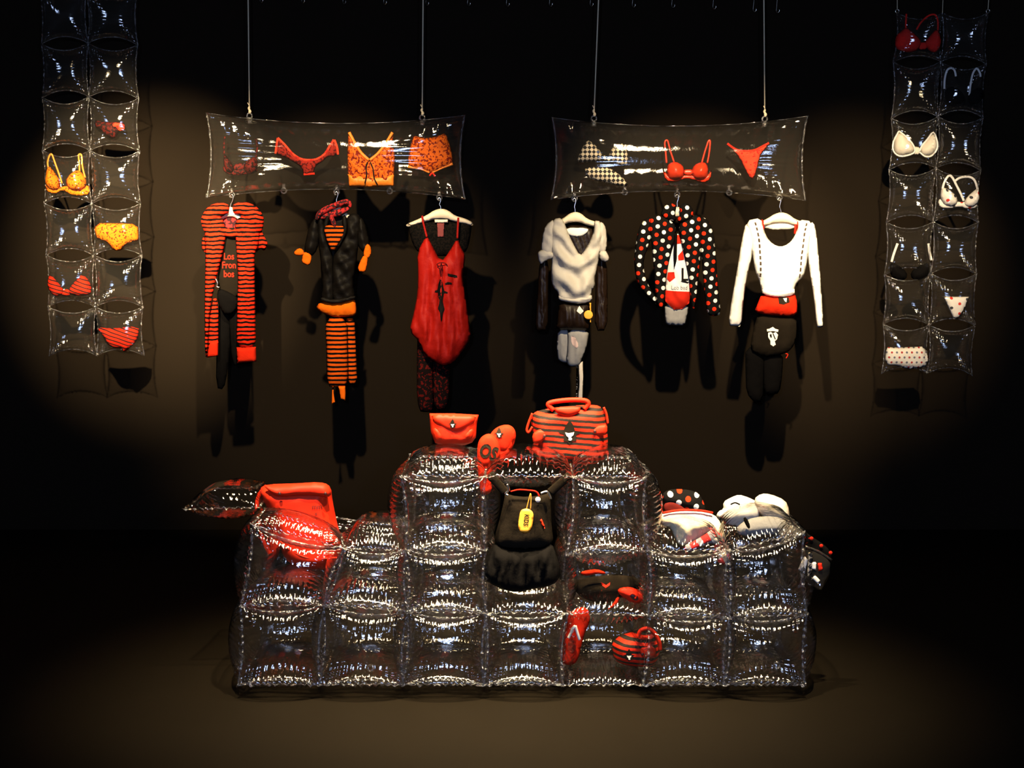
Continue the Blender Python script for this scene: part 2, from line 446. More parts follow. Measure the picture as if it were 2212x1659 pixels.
def pillow(parent, c00, c10, c11, c01, T1, T2, mat, seed, inset=(0.07, 0.07), pw=(2.6, 2.6), n=(36, 36), wr=0.006, kw=13, name='air_cushion', ex=0.62, seam_w=0.010, seam=True, rip=0.35):
    """one inflated vinyl cushion between four welded corners; its pinched welded rim is a sub-part"""
    c00, c10, c11, c01 = [np.array(c, float) for c in (c00, c10, c11, c01)]
    nr = np.cross(c11 - c00, c01 - c10); nr /= np.linalg.norm(nr)
    rg = np.random.RandomState(seed); ph = rg.uniform(0, 6.28, 8); k1, k2 = kw * rg.uniform(0.9, 1.15), kw * rg.uniform(0.9, 1.15)
    sk = rg.uniform(-0.08, 0.08, 2)
    L = np.array(root_loc(parent))
    def S(u, v, side, out=0.0):
        uu = u * (1 - inset[0] * (1 - v * v)); vv = v * (1 - inset[1] * (1 - u * u))
        uu = uu * (1 + out); vv = vv * (1 + out)
        a, b = (uu + 1) / 2, (vv + 1) / 2
        B = ((1 - a) * (1 - b))[..., None] * c00 + (a * (1 - b))[..., None] * c10 + (a * b)[..., None] * c11 + ((1 - a) * b)[..., None] * c01
        f = np.clip(1 - np.abs(u) ** pw[0], 0, 1) ** ex * np.clip(1 - np.abs(v) ** pw[1], 0, 1) ** ex
        f = f * (1 + sk[0] * u + sk[1] * v)
        wu = np.sin(k1 * math.pi * u + ph[0] + 1.5 * np.sin(3 * u + ph[1])) * np.sin(2.3 * math.pi * u + ph[6])
        wv = np.sin(k2 * math.pi * v + ph[2] + 1.5 * np.sin(3 * v + ph[3])) * np.sin(2.1 * math.pi * v + ph[7])
        pv, pu = np.abs(v) ** 6, np.abs(u) ** 6
        cr = 1 + rip * np.sin(k1 * math.pi * u + ph[4] + np.sin(4 * u + ph[5])) * np.abs(v) ** 4 + rip * np.sin(k2 * math.pi * v + ph[5] + np.sin(4 * v + ph[4])) * np.abs(u) ** 4
        z = f * cr * (T1 if side > 0 else -T2)
        z = z + wr * (wu * pv * (1 - pu) + wv * pu * (1 - pv))
        return B + z[..., None] * nr - L
    # denser towards the welds
    def ax(m): s = np.linspace(-1, 1, m + 1); return np.sin(s * math.pi / 2) * 0.55 + s * 0.45
    nu, nv = n; U, V_ = np.meshgrid(ax(nu), ax(nv), indexing='ij')
    top = S(U, V_, 1).reshape(-1, 3); bot = S(U, V_, -1).reshape(-1, 3)
    idx = np.arange((nu + 1) * (nv + 1)).reshape(nu + 1, nv + 1)
    q = np.stack([idx[:-1, :-1], idx[1:, :-1], idx[1:, 1:], idx[:-1, 1:]], -1).reshape(-1, 4)
    N0 = idx.size; bm = idx + N0
    bm[0, :] = idx[0, :]; bm[-1, :] = idx[-1, :]; bm[:, 0] = idx[:, 0]; bm[:, -1] = idx[:, -1]
    q2 = np.stack([bm[:-1, :-1], bm[:-1, 1:], bm[1:, 1:], bm[1:, :-1]], -1).reshape(-1, 4)
    allv = np.vstack([top, bot]); F = np.vstack([q, q2])
    used = np.unique(F); rm = np.full(len(allv), -1); rm[used] = np.arange(len(used))
    o = mesh(name, allv[used], rm[F], mat, parent)
    if seam:
        m = 56; s = np.linspace(-1, 1, m + 1)[:-1]; on = np.ones_like(s)
        pu = np.concatenate([s, on, -s, -on]); pv = np.concatenate([-on, s, on, -s])
        size = 0.5 * (np.linalg.norm(c10 - c00) + np.linalg.norm(c01 - c00))
        o_in = S(pu, pv, 1, -0.004); o_out = S(pu, pv, 1, 2 * seam_w / size)
        k = np.arange(len(pu))
        wob = 0.004 * np.sin(k * 1.1 + ph[0]) + 0.003 * np.sin(k * 0.47 + ph[1])
        o_out = o_out + wob[:, None] * nr
        nn = len(pu); th = 0.0008 * nr
        Vs = np.vstack([o_in + th, o_out + th, o_out - th, o_in - th])
        Fs = []
        for i in range(nn):
            j = (i + 1) % nn
            Fs += [(i, j, nn + j, nn + i), (nn + i, nn + j, 2 * nn + j, 2 * nn + i), (2 * nn + i, 2 * nn + j, 3 * nn + j, 3 * nn + i)]
        mesh('welded_seam', Vs, Fs, M_seam, o)
    return o

# ================================================================ the setting
t = NT('dark_stage_floor'); t.xyz()
b = t.n('ShaderNodeBsdfPrincipled'); t.l(b.outputs[0], t.out.inputs[0])
t.l(t.mix(t.noise(3.0, 5, 0.6), (0.0036, 0.0025, 0.0011), (0.0050, 0.0035, 0.0016)), b.inputs['Base Color'])
b.inputs['Roughness'].default_value = 0.8; b.inputs['Specular IOR Level'].default_value = 0.05
M_floor = t.m
t = NT('dark_painted_wall'); t.xyz()
b = t.n('ShaderNodeBsdfPrincipled'); t.l(b.outputs[0], t.out.inputs[0])
t.l(t.mix(t.noise(1.6, 5, 0.6), (0.0075, 0.0048, 0.0023), (0.0098, 0.0063, 0.0031)), b.inputs['Base Color'])
b.inputs['Roughness'].default_value = 0.9; b.inputs['Specular IOR Level'].default_value = 0.1
M_wall = t.m
t = NT('black_ceiling'); t.xyz()
b = t.n('ShaderNodeBsdfPrincipled'); t.l(b.outputs[0], t.out.inputs[0])
t.l(t.mix(t.noise(2, 3), (0.012, 0.012, 0.012), (0.018, 0.018, 0.018)), b.inputs['Base Color']); b.inputs['Roughness'].default_value = 0.9
M_ceil = t.m
WALL_Y, CEIL = 10.2, 4.6
def boxm(name, x0, x1, y0, y1, z0, z1, mat, kind=None, parent=None):
    L = Vector(((x0 + x1) / 2, (y0 + y1) / 2, z0)) if parent is None else root_loc(parent)
    V = [(x - L.x, y - L.y, z - L.z) for z in (z0, z1) for y in (y0, y1) for x in (x0, x1)]
    o = mesh(name, V, [(0, 2, 3, 1), (4, 5, 7, 6), (0, 1, 5, 4), (2, 6, 7, 3), (0, 4, 6, 2), (1, 3, 7, 5)], mat, parent, L if parent is None else None, smooth=False)
    if kind: o['kind'] = kind
    return o
boxm('floor', -6, 6, -2.5, WALL_Y + 0.2, -0.1, 0.0, M_floor, 'structure')
boxm('wall_back', -6, 6, WALL_Y, WALL_Y + 0.2, 0.0, CEIL, M_wall, 'structure')
boxm('ceiling', -6, 6, 3.2, WALL_Y + 0.2, CEIL, CEIL + 0.1, M_ceil, 'structure')

# curtain rail with its hooks along the top of the wall
rl = thing('curtain_rail', 'thin black rail with small metal hooks along the top of the wall', 'rail', W(1106, -30, 10.1))
z0 = W(1106, -22, 10.1).z
boxm('track', -3.2, 3.2, 10.02, 10.2, z0, z0 + 0.05, M_blkprint, None, rl)
for hx, hy in [(565, 2), (655, 3), (744, 5), (832, 6), (923, 8), (1013, 9), (1097, 10), (1190, 10), (1278, 10), (1369, 12), (1454, 13), (1543, 16), (1630, 22), (1680, 24)]:
    p = W(hx, hy, 10.1)
    tube(rl, 'hook', [Vector((p.x, 10.1, z0 + 0.01)), Vector((p.x - 0.008, 10.1, p.z + 0.03)), Vector((p.x - 0.010, 10.1, p.z)), Vector((p.x, 10.095, p.z - 0.012)), Vector((p.x + 0.010, 10.09, p.z)), Vector((p.x + 0.008, 10.09, p.z + 0.010))], 0.0035, M_metal, seg=6, smooth=4)

# ================================================================ inflatable shelf
YF, DEPTH = 6.53, 0.60
shelf = thing('inflatable_shelf', 'clear inflatable shelf of welded air cushions standing on the floor', 'shelf', W(1120, 1500, YF + 0.3) * Vector((1, 1, 0)) if False else Vector((0.05, YF + 0.3, 0.0)))
R0 = [(515, 1472), (690, 1472), (870, 1475), (1045, 1475), (1215, 1482), (1390, 1487), (1565, 1482), (1738, 1478)]
R1 = [(520, 1310), (700, 1308), (880, 1322), (1050, 1325), (1225, 1325), (1400, 1330), (1575, 1335), (1742, 1328)]
R2 = [(545, 1135), (742, 1185), (876, 1190), (1048, 1188), (1225, 1198), (1400, 1192), (1572, 1190), (1735, 1152)]
R3 = {2: (868, 1030), 3: (1048, 1030), 4: (1238, 1030), 5: (1394, 1032)}
f0 = [W(a, b_, YF) for a, b_ in R0]; f1 = [W(a, b_, YF) for a, b_ in R1]; f2 = [W(a, b_, YF) for a, b_ in R2]
for p in f0: p.z = 0.065
f3 = {k: W(a, b_, YF) for k, (a, b_) in R3.items()}
dv = Vector((0, DEPTH, 0)); sd = [10]
def hor(a, b_, T1=0.11, T2=0.11, back_a=None, back_b=None, **k):
    sd[0] += 1
    return pillow(shelf, a, b_, back_b or b_ + dv, back_a or a + dv, T1, T2, M_shelf, sd[0], inset=(0.02, 0.06), pw=(2.0, 2.3), n=(60, 60), wr=0.0065, kw=14, rip=0.42, **k)
def ver(a, b_, T=0.085, **k):
    sd[0] += 1
    return pillow(shelf, a, b_, b_ + dv, a + dv, T, T, M_shelf, sd[0], inset=(0.02, 0.06), pw=(2.0, 2.3), n=(60, 60), wr=0.0065, kw=14, rip=0.42, **k)
def bck(a, b_, c, d, T=0.10):
    sd[0] += 1
    return pillow(shelf, a + dv, b_ + dv, c + dv, d + dv, T, T * 0.7, M_shelf, sd[0], inset=(0.08, 0.08), pw=(2.4, 2.4), n=(44, 44), kw=13, rip=0.45)
for i in range(7):
    hor(f0[i], f0[i + 1], 0.085, 0.062)
    hor(f1[i], f1[i + 1])
    bck(f0[i], f0[i + 1], f1[i + 1], f1[i])
    if i not in (3,): bck(f1[i], f1[i + 1], f2[i + 1], f2[i])
    if i in (1, 2, 4, 5, 6): hor(f2[i], f2[i + 1])
# facing cushions of the closed cells
def frt(a, b_, c, d, T=0.085):
    sd[0] += 1
    return pillow(shelf, a, b_, c, d, T, T * 0.6, M_shelf, sd[0], inset=(0.09, 0.17), pw=(2.3, 2.3), n=(48, 48), wr=0.006, kw=13, rip=0.42)
for i in range(7):
    if i != 4: frt(f0[i], f0[i + 1], f1[i + 1], f1[i])
    if i in (0, 1, 2, 5, 6): frt(f1[i], f1[i + 1], f2[i + 1], f2[i])
for k in (2, 4): frt(f2[k], f2[k + 1], f3[k + 1], f3[k])
# leaning cushion in front of the messenger bag
hor(f2[0], f2[1], 0.075, 0.075, back_a=W(575, 1100, YF + 0.28), back_b=W(735, 1150, YF + 0.28))
for i in range(8):
    ver(f0[i], f1[i], 0.10 if i in (0, 7) else 0.08)
    ver(f1[i], f2[i], 0.10 if i in (0, 7) else 0.07)
for k in (2, 3, 4, 5): ver(f2[k], f3[k], 0.10 if k in (2, 5) else 0.07)
for k in (2, 3, 4): hor(f3[k], f3[k + 1], 0.10, 0.10)
for k in (2, 4): bck(f2[k], f2[k + 1], f3[k + 1], f3[k])
# loose cushion sticking out at the left
a, b_ = W(398, 1100, YF + 0.28), W(560, 1096, YF + 0.28)
pillow(shelf, a, b_, b_ + Vector((0.0, 0.42, 0.02)), a + Vector((0.04, 0.42, 0.02)), 0.085, 0.085, M_shelf, 91, inset=(0.03, 0.04), pw=(2.2, 3.0), n=(34, 34))
# filler valves
for vx, vy in ((1678, 1437), (905, 1063), (1268, 1160), (800, 1443)):
    c = W(vx, vy, YF - 0.02); ring(shelf, 'filler_valve', c, 0.014, 0.006, M_seam)

# ================================================================ hanging cushion panels
YP = 9.70
def panel(name, label, left, mid, right, inflate, seeds):
    base = W(mid[-1][0], mid[-1][1], YP)
    th = thing(name, label, 'wall hanging', base)
    for i in range(len(left) - 1):
        for A, B in ((left, mid), (mid, right)):
            c = [W(*A[i + 1], YP), W(*B[i + 1], YP), W(*B[i], YP), W(*A[i], YP)]
            pillow(th, *c, inflate, inflate, M_film, seeds + i * 2 + (A is mid), inset=(0.10, 0.27), pw=(2.4, 2.4), n=(40, 40), wr=0.006, kw=13, rip=0.45, seam_w=0.008)
    for A in (left, right):
        p = W(*A[0], YP); ring(th, 'eyelet', p + Vector((0, 0, 0.012)), 0.012, 0.003, M_metal)
        tube(th, 'cord', [p + Vector((0, 0, 0.02)), Vector((p.x + (0.03 if A is right else -0.03), YP, CEIL))], 0.0025, M_cord, seg=6, smooth=1)
    p = W(*mid[0], YP); tube(th, 'cord', [p, Vector((p.x, YP, CEIL))], 0.0022, M_cord, seg=6, smooth=1)
    return th
panel('inflatable_wall_hanging', 'clear inflatable hanging of two cushion columns, with orange and red lingerie', 
      [(86, -22), (90, 95), (92, 211), (92, 325), (96, 439), (100, 551), (104, 663), (107, 768)],
      [(186, -22), (190, 93), (192, 209), (194, 325), (198, 440), (203, 551), (206, 663), (209, 768)],
      [(296, -22), (297, 97), (299, 213), (301, 327), (303, 440), (306, 551), (308, 663), (311, 768)], 0.075, 200)
panel('inflatable_wall_hanging', 'clear inflatable hanging of two cushion columns, with red and white lingerie',
      [(1938, 28), (1930, 134), (1926, 256), (1921, 367), (1915, 480), (1911, 594), (1908, 700), (1905, 806)],
      [(2036, 28), (2032, 133), (2027, 252), (2022, 363), (2016, 479), (2011, 591), (2007, 702), (2003, 806)],
      [(2134, 28), (2130, 138), (2123, 254), (2118, 368), (2113, 480), (2109, 592), (2106, 703), (2099, 810)], 0.075, 240)

# ================================================================ long hanging cushions
YC = 9.6
def long_cushion(label, tl, tr, br, bl, tabs, cords, seed, clab):
    th = thing('hanging_air_cushion', label, 'cushion', W((bl[0] + br[0]) / 2, bl[1], YC))
    pillow(th, W(*bl, YC), W(*br, YC), W(*tr, YC), W(*tl, YC), 0.15, 0.15, M_film, seed, inset=(0.035, 0.22), pw=(5.0, 2.2), n=(80, 36), wr=0.004, kw=17, seam_w=0.006)
    for x, y in tabs:
        p = W(x, y, YC); ring(th, 'hanging_eyelet', p, 0.017, 0.006, M_seam)
        tube(th, 'tab', [p + Vector((0, 0, 0.045)), p + Vector((0, 0, 0.012))], 0.010, M_seam, seg=8, smooth=1, flat=0.4)
    for (x, y, xt), lb in zip(cords, clab):
        p = W(x, y, YC); ring(th, 'top_eyelet', p, 0.017, 0.006, M_seam)
        tube(th, 'top_tab', [p + Vector((0, 0, -0.05)), p + Vector((0, 0, -0.012))], 0.016, M_seam, seg=8, smooth=1, flat=0.5)
        q = W(xt, 0, YC)
        top = p + (q - p) * ((CEIL - p.z) / (q.z - p.z))
        ct = thing('rope', lb, 'rope', p)
        tube(ct, 'strand', [p + Vector((0, 0, 0.015)), top], 0.0045, M_cord, seg=7, smooth=1)
        tube(ct, 'knot', [p + Vector((0, 0, 0.014)), p + Vector((0.004, -0.004, 0.03)), p + Vector((-0.003, 0, 0.046)), p + Vector((0.002, -0.003, 0.062))], 0.010, M_cord, seg=8, rs=[0.5, 1.1, 0.7, 0.9, 0.4])
        tube(ct, 'loose_end', [p + Vector((0.002, -0.004, 0.06)), p + Vector((-0.010, -0.006, 0.085))], 0.0028, M_cord, seg=6, smooth=1)
long_cushion('long clear air cushion with orange and dark red underwear inside', (447, 244), (1003, 249), (1003, 430), (447, 427),
             [(501, 421), (613, 412), (727, 415), (842, 413), (949, 427)], [(539, 250, 536), (912, 254, 914)], 301,
             ['taut beige cord nearest the left wall hanging', 'thin cord above the orange shorts'])
long_cushion('long clear air cushion with houndstooth and bright red underwear inside', (1194, 254), (1743, 251), (1739, 433), (1192, 431),
             [(1241, 429), (1350, 415), (1463, 421), (1575, 416), (1684, 427)], [(1283, 256, 1293), (1652, 257, 1650)], 302,
             ['thin cord above the houndstooth bikini', 'taut beige cord above the red thong'])

# ================================================================ hangers
HB = [(-76, 31), (-55, 23), (-30, 11), (-15, 1), (0, -3), (15, 1), (30, 13), (52, 19), (68, 27), (70, 36), (50, 30), (30, 27), (12, 20), (-12, 20), (-35, 27), (-58, 33), (-74, 38)]
def hanger(cx, cy, hx, hy, label, Y=YC, sc_=1.0):
    th = thing('clothes_hanger', label, 'hanger', W(cx, cy + 36, Y), 'hangers under the long cushions')
    puff(th, 'shoulder_bar', [(cx + a * sc_, cy + b) for a, b in HB], Y, 0.020, M_hanger, back=1.0)
    ptube(th, 'hook', [(cx, cy + 5), (cx + (hx - cx) * 0.4, cy - 8), (hx, (cy + hy) / 2), (hx + 3, hy + 2), (hx, hy - 4), (hx - 4, hy)], Y, 0.0035, M_metal, seg=7)
hanger(497, 449, 501, 424, 'cream hanger carrying the red striped cardigan', sc_=0.6)
hanger(727, 443, 727, 418, 'cream hanger carrying the black jacket with orange cuffs', sc_=0.5)
hanger(953, 453, 949, 431, 'cream hanger carrying the red slip dress')
hanger(1243, 460, 1241, 432, 'cream hanger carrying the pale grey cardigan', sc_=0.85)
hanger(1463, 449, 1463, 424, 'cream hanger carrying the polka dot blouse', sc_=0.6)
hanger(1688, 461, 1684, 431, 'cream hanger carrying the white long sleeved top')

# ================================================================ outfit 1
VF = lambda A, l, ph=0.0: (A, 1.0, 0.05, l, ph)
th = thing('striped_cardigan', 'long open red and black striped cardigan with hood and red hem bands', 'cardigan', W(500, 784, YC))
puff(th, 'hood_lining', [(462, 470), (480, 456), (520, 456), (540, 470), (528, 500), (500, 508), (474, 498)], YC + 0.03, 0.02, M_bandana, wr=0.006)
ptube(th, 'hood', [(452, 500), (450, 478), (462, 460), (480, 452), (494, 452)], YC - 0.03, 0.050, M_redblk, seg=12, rs=[0.6, 1.0, 1.1, 0.9, 0.5])
ptube(th, 'hood', [(504, 452), (522, 451), (540, 460), (552, 476), (554, 500)], YC - 0.03, 0.052, M_redblk, seg=12, rs=[0.5, 0.9, 1.15, 1.1, 0.7])
ptube(th, 'hood', [(470, 490), (486, 500), (502, 506), (518, 500), (536, 490)], YC - 0.035, 0.030, M_redblk, seg=10, rs=[0.8, 1.0, 0.9, 1.0, 0.8])
puff(th, 'front_panel', [(456, 466), (478, 464), (489, 500), (484, 535), (478, 560), (470, 592), (463, 622), (457, 650), (452, 690), (450, 735), (448, 771), (443, 771), (442, 700), (442, 640), (444, 560), (441, 500), (446, 478)], YC - 0.05, 0.028, M_redblk, folds=[VF(0.006, 0.05)], wr=0.004)
pl = puff(th, 'front_panel', [(458, 648), (466, 640), (472, 660), (472, 720), (471, 768), (448, 771), (450, 700)], YC - 0.02, 0.012, M_redblk)
puff(th, 'hem_band', [(452, 736), (472, 735), (471, 769), (446, 773)], YC - 0.022, 0.014, M_red, smooth=0)
puff(th, 'front_panel', [(508, 476), (530, 462), (552, 470), (561, 490), (560, 530), (550, 548), (550, 570), (551, 640), (552, 700), (553, 752), (511, 752), (511, 700), (513, 640), (514, 590), (511, 540), (508, 505)], YC - 0.05, 0.028, M_redblk, folds=[VF(0.006, 0.06, 1.0)], wr=0.004)
puff(th, 'hem_band', [(511, 750), (553, 749), (554, 781), (512, 785)], YC - 0.05, 0.030, M_red, R=0.02, smooth=0)
puff(th, 'gathered_sleeve', [(436, 514), (447, 503), (452, 545), (444, 548), (435, 537)], YC - 0.01, 0.03, M_redblk, wr=0.012, lam=0.04)
puff(th, 'gathered_sleeve', [(550, 478), (563, 495), (572, 513), (579, 525), (576, 533), (571, 543), (562, 536), (552, 548), (546, 520)], YC - 0.02, 0.04, M_redblk, wr=0.014, lam=0.04)
th = thing('tank_top', 'black tank top with red gothic lettering inside the striped cardigan', 'top', W(497, 645, YC))
p = puff(th, 'front', [(484, 498), (490, 492), (512, 492), (520, 540), (522, 600), (516, 644), (482, 646), (468, 610), (476, 560)], YC + 0.0, 0.022, M_blackknit, wr=0.005)
for s, yy in (('Los', 554), ('Fron', 573), ('bos', 592)): text(p, 'lettering', s, 496, yy, 20, M_redprint, parent=th, sx=0.8, bold=0.001)
th = thing('leggings', 'black leggings hanging below the striped cardigan', 'leggings', W(495, 842, YC + 0.05))
puff(th, 'leg', [(474, 630), (498, 632), (500, 720), (492, 800), (484, 842), (466, 838), (468, 740)], YC + 0.06, 0.03, M_black, folds=[VF(0.006, 0.06)])
puff(th, 'leg', [(494, 632), (518, 630), (522, 710), (518, 786), (502, 792), (496, 720)], YC + 0.03, 0.03, M_black, folds=[VF(0.006, 0.06)])
th = thing('belt_bag', 'small dark bag with a shiny clasp at the tank top hem', 'bag', W(492, 680, YC))
puff(th, 'pouch', [(472, 622), (498, 632), (516, 646), (510, 672), (490, 684), (474, 664), (468, 640)], YC - 0.03, 0.02, M_black, wr=0.004)
ptube(th, 'highlight', [(466, 602), (470, 612), (468, 619), (474, 621)], YC - 0.06, 0.006, M_metal)  # bright glint on the bag, modelled as a metal strip

# ================================================================ outfit 2
th = thing('jacket', 'black satin jacket with rolled orange cuffs', 'jacket', W(728, 660, YC))
JF = [(0.012, 0.75, 0.65, 0.10, 0.3), (0.006, -0.5, 0.9, 0.06, 1.0)]
puff(th, 'back_panel', [(690, 470), (722, 462), (776, 468), (768, 560), (764, 640), (696, 640), (692, 560)], YC + 0.02, 0.02, M_blacksatin)
puff(th, 'front_panel', [(684, 466), (704, 458), (700, 480), (704, 500), (719, 548), (724, 600), (724, 655), (708, 656), (693, 648), (698, 612), (692, 560), (686, 510)], YC - 0.012, 0.035, M_blacksatin, R=0.06, folds=JF, wr=0.006)
puff(th, 'front_panel', [(780, 466), (762, 459), (748, 470), (746, 502), (738, 520), (719, 548), (716, 600), (718, 657), (745, 657), (768, 645), (762, 612), (770, 570), (773, 540), (778, 500)], YC - 0.025, 0.035, M_blacksatin, R=0.06, folds=JF, wr=0.006)
puff(th, 'lapel', [(706, 458), (697, 490), (707, 528), (719, 549), (713, 520), (706, 494), (713, 470)], YC - 0.05, 0.012, M_blacksatin)
puff(th, 'lapel', [(746, 460), (753, 492), (742, 520), (720, 549), (733, 522), (742, 498), (737, 474)], YC - 0.06, 0.012, M_blacksatin)
puff(th, 'waist_tie', [(692, 640), (722, 648), (768, 636), (769, 647), (724, 659), (692, 651)], YC - 0.05, 0.015, M_blacksatin, folds=[(0.004, 0.1, 1, 0.02, 0)])
puff(th, 'sleeve', [(684, 464), (692, 500), (686, 540), (672, 556), (656, 545), (660, 520), (668, 488)], YC - 0.01, 0.045, M_blacksatin, folds=[(0.010, 0.3, 0.9, 0.06, 0)], wr=0.008)
puff(th, 'sleeve', [(776, 464), (788, 480), (796, 512), (800, 538), (786, 548), (772, 530), (770, 500)], YC - 0.02, 0.045, M_blacksatin, folds=[(0.010, 0.3, 0.9, 0.06, 2)], wr=0.008)
puff(th, 'cuff', [(633, 546), (645, 535), (655, 539), (657, 549), (648, 553), (639, 552)], YC - 0.05, 0.012, M_orange, wr=0.004)
puff(th, 'cuff', [(656, 543), (672, 549), (673, 560), (670, 572), (662, 573), (651, 567), (653, 553)], YC - 0.05, 0.012, M_orange, wr=0.004)
puff(th, 'cuff', [(791, 526), (800, 530), (803, 545), (799, 556), (790, 560), (784, 548)], YC - 0.05, 0.013, M_orange, wr=0.008, lam=0.03)
puff(th, 'cuff', [(786, 550), (796, 556), (793, 575), (789, 590), (771, 585), (777, 566)], YC - 0.055, 0.012, M_orange, wr=0.006, lam=0.03)
th = thing('tank_top', 'orange and black striped top in the neck of the black jacket', 'top', W(720, 548, YC - 0.06))
puff(th, 'front', [(698, 494), (706, 486), (728, 488), (745, 488), (746, 502), (738, 518), (719, 548), (707, 526)], YC - 0.06, 0.012, M_orblk)
th = thing('neck_scarf', 'dark red patterned scarf wound round the neck of the black jacket', 'scarf', W(722, 470, YC))
ptube(th, 'wrap', [(683, 474), (690, 462), (702, 454), (716, 447), (732, 441), (746, 436), (755, 439), (756, 448)], YC - 0.05, 0.020, M_bandana, rs=[0.5, 1, 1.1, 1, 1, 0.8, 0.5])
ptube(th, 'wrap', [(692, 470), (712, 464), (736, 458), (754, 450)], YC - 0.035, 0.020, M_bandana, rs=[0.6, 1.2, 1.2, 0.6])
ptube(th, 'tail', [(714, 466), (720, 480), (724, 492)], YC - 0.06, 0.016, M_bandana, rs=[1, 1, 0.5])
th = thing('mini_skirt', 'orange mini skirt below the black jacket', 'skirt', W(726, 686, YC))
puff(th, 'body', [(681, 667), (691, 652), (716, 655), (745, 650), (766, 644), (770, 662), (770, 681), (752, 684), (726, 686), (700, 678)], YC - 0.02, 0.035, M_orange, R=0.09, folds=[VF(0.010, 0.05)], wr=0.006)
th = thing('leggings', 'orange and black striped leggings under the orange skirt', 'leggings', W(738, 836, YC))
puff(th, 'leg', [(745, 682), (766, 686), (768, 730), (771, 790), (772, 829), (750, 832), (746, 760)], YC + 0.03, 0.025, M_orblk)
puff(th, 'leg', [(702, 682), (751, 685), (752, 760), (753, 834), (728, 836), (706, 835), (705, 770)], YC, 0.030, M_orblk)
puff(th, 'tie_cord', [(718, 834), (720.5, 834), (721, 850), (724, 869), (716, 873), (717, 850)], YC - 0.01, 0.006, M_orange, smooth=0)
puff(th, 'tie_cord', [(730, 834), (746, 834), (747, 850), (746, 865), (736, 862), (733, 846)], YC - 0.005, 0.010, M_orange, smooth=0)

# ================================================================ outfit 3
th = thing('lace_top', 'black sheer lace top under the red slip dress', 'top', W(952, 550, YC))
puff(th, 'body', [(879, 480), (896, 473), (908, 480), (925, 477), (985, 479), (1002, 474), (1020, 478), (1018, 500), (1013, 530), (1004, 548), (955, 555), (905, 548), (890, 525), (884, 500)], YC + 0.02, 0.035, M_blacklace, wr=0.005)
puff(th, 'neck_label', [(938, 474), (968, 474), (967, 481), (939, 481)], YC - 0.02, 0.003, M_cream, smooth=0)
puff(th, 'care_label', [(944, 482), (960, 482), (959, 512), (945, 512)], YC - 0.022, 0.003, cloth('faded_red_label', (0.20, 0.05, 0.05)), smooth=0)
th = thing('slip_dress', 'long red satin slip dress with thin straps on a cream hanger', 'dress', W(955, 792, YC - 0.05))
pd = puff(th, 'body', [(921, 508), (932, 526), (952, 567), (970, 545), (988, 513), (996, 535), (1006, 552), (1002, 578), (1000, 602), (1008, 655), (1014, 700), (1018, 729), (997, 762), (980, 783), (962, 791), (945, 786), (916, 766), (906, 738), (884, 716), (893, 680), (902, 635), (903, 590), (901, 546)], YC - 0.05, 0.055, M_redsatin, R=0.09, folds=[(0.015, 1, 0.06, 0.085, 0.5), (0.007, 1, -0.1, 0.045, 2)], wr=0.005)
ptube(th, 'strap', [(912, 466), (914, 480), (918, 496), (922, 512)], YC - 0.055, 0.007, M_redsatin, flat=0.5)
ptube(th, 'strap', [(990, 470), (989, 490), (988, 515)], YC - 0.055, 0.007, M_redsatin, flat=0.5)
M_drib = cloth('dark_red_ribbon', (0.05, 0.005, 0.006))
for pts in ([(952, 567), (944, 571), (948, 576)], [(953, 567), (962, 569), (966, 574)], [(953, 568), (955, 582), (953, 598)], [(953, 568), (950, 584), (951, 592)]):
    ptube(th, 'bust_tie', pts, YC - 0.112, 0.0028, M_drib, seg=6)
decal(pd, 'printed_motif', [(952, 600), (956, 609), (959, 620), (961, 627), (968, 630), (967, 633), (960, 632), (958, 642), (957, 648), (959, 658), (961, 667), (958, 674), (956, 690), (954, 694), (953, 690), (951, 674), (947, 666), (949, 656), (950, 648), (947, 640), (947, 631), (940, 630), (941, 627), (946, 625), (948, 612)], M_blkprint, parent=th, label='tall pointed black print')
decal(pd, 'printed_motif', [(968, 590), (973, 591), (978, 592), (988, 595), (988, 599), (979, 598), (974, 597), (968, 595)], M_blkprint, parent=th, label='small black print')
decal(pd, 'printed_motif', [(962, 611), (969, 608), (977, 610), (976, 613), (963, 614)], M_blkprint, parent=th, label='small black print')
th = thing('leggings', 'black and dark red lace leggings below the red slip dress', 'leggings', W(935, 890, YC + 0.05))
puff(th, 'leg', [(905, 600), (930, 600), (936, 800), (938, 888), (920, 891), (904, 888), (899, 830)], YC + 0.05, 0.025, M_lace, wr=0.004)
puff(th, 'leg', [(934, 600), (974, 600), (972, 830), (968, 884), (938, 888), (934, 830)], YC + 0.055, 0.025, M_lace, wr=0.004)

# ================================================================ outfit 4
th = thing('satin_blouse', 'brown satin blouse with long sleeves under the grey cardigan', 'blouse', W(1237, 716, YC))
puff(th, 'bodice', [(1216, 486), (1284, 486), (1290, 530), (1280, 590), (1270, 640), (1215, 640), (1206, 590), (1206, 530)], YC + 0.03, 0.03, M_brown, folds=[(0.006, 0.9, 0.3, 0.05, 0)])
puff(th, 'sleeve', [(1166, 555), (1186, 558), (1184, 640), (1184, 713), (1162, 716), (1155, 710), (1160, 640)], YC + 0.02, 0.022, M_brown, folds=[VF(0.008, 0.035)], wr=0.004)
puff(th, 'sleeve', [(1289, 556), (1311, 558), (1313, 640), (1312, 714), (1284, 715), (1286, 640)], YC + 0.02, 0.022, M_brown, folds=[VF(0.008, 0.035, 1)], wr=0.004)
th = thing('under_top', 'white top showing in the neckline of the grey cardigan', 'top', W(1245, 512, YC))
puff(th, 'front', [(1218, 492), (1272, 492), (1270, 502), (1258, 510), (1240, 512), (1225, 506)], YC - 0.005, 0.010, M_white)
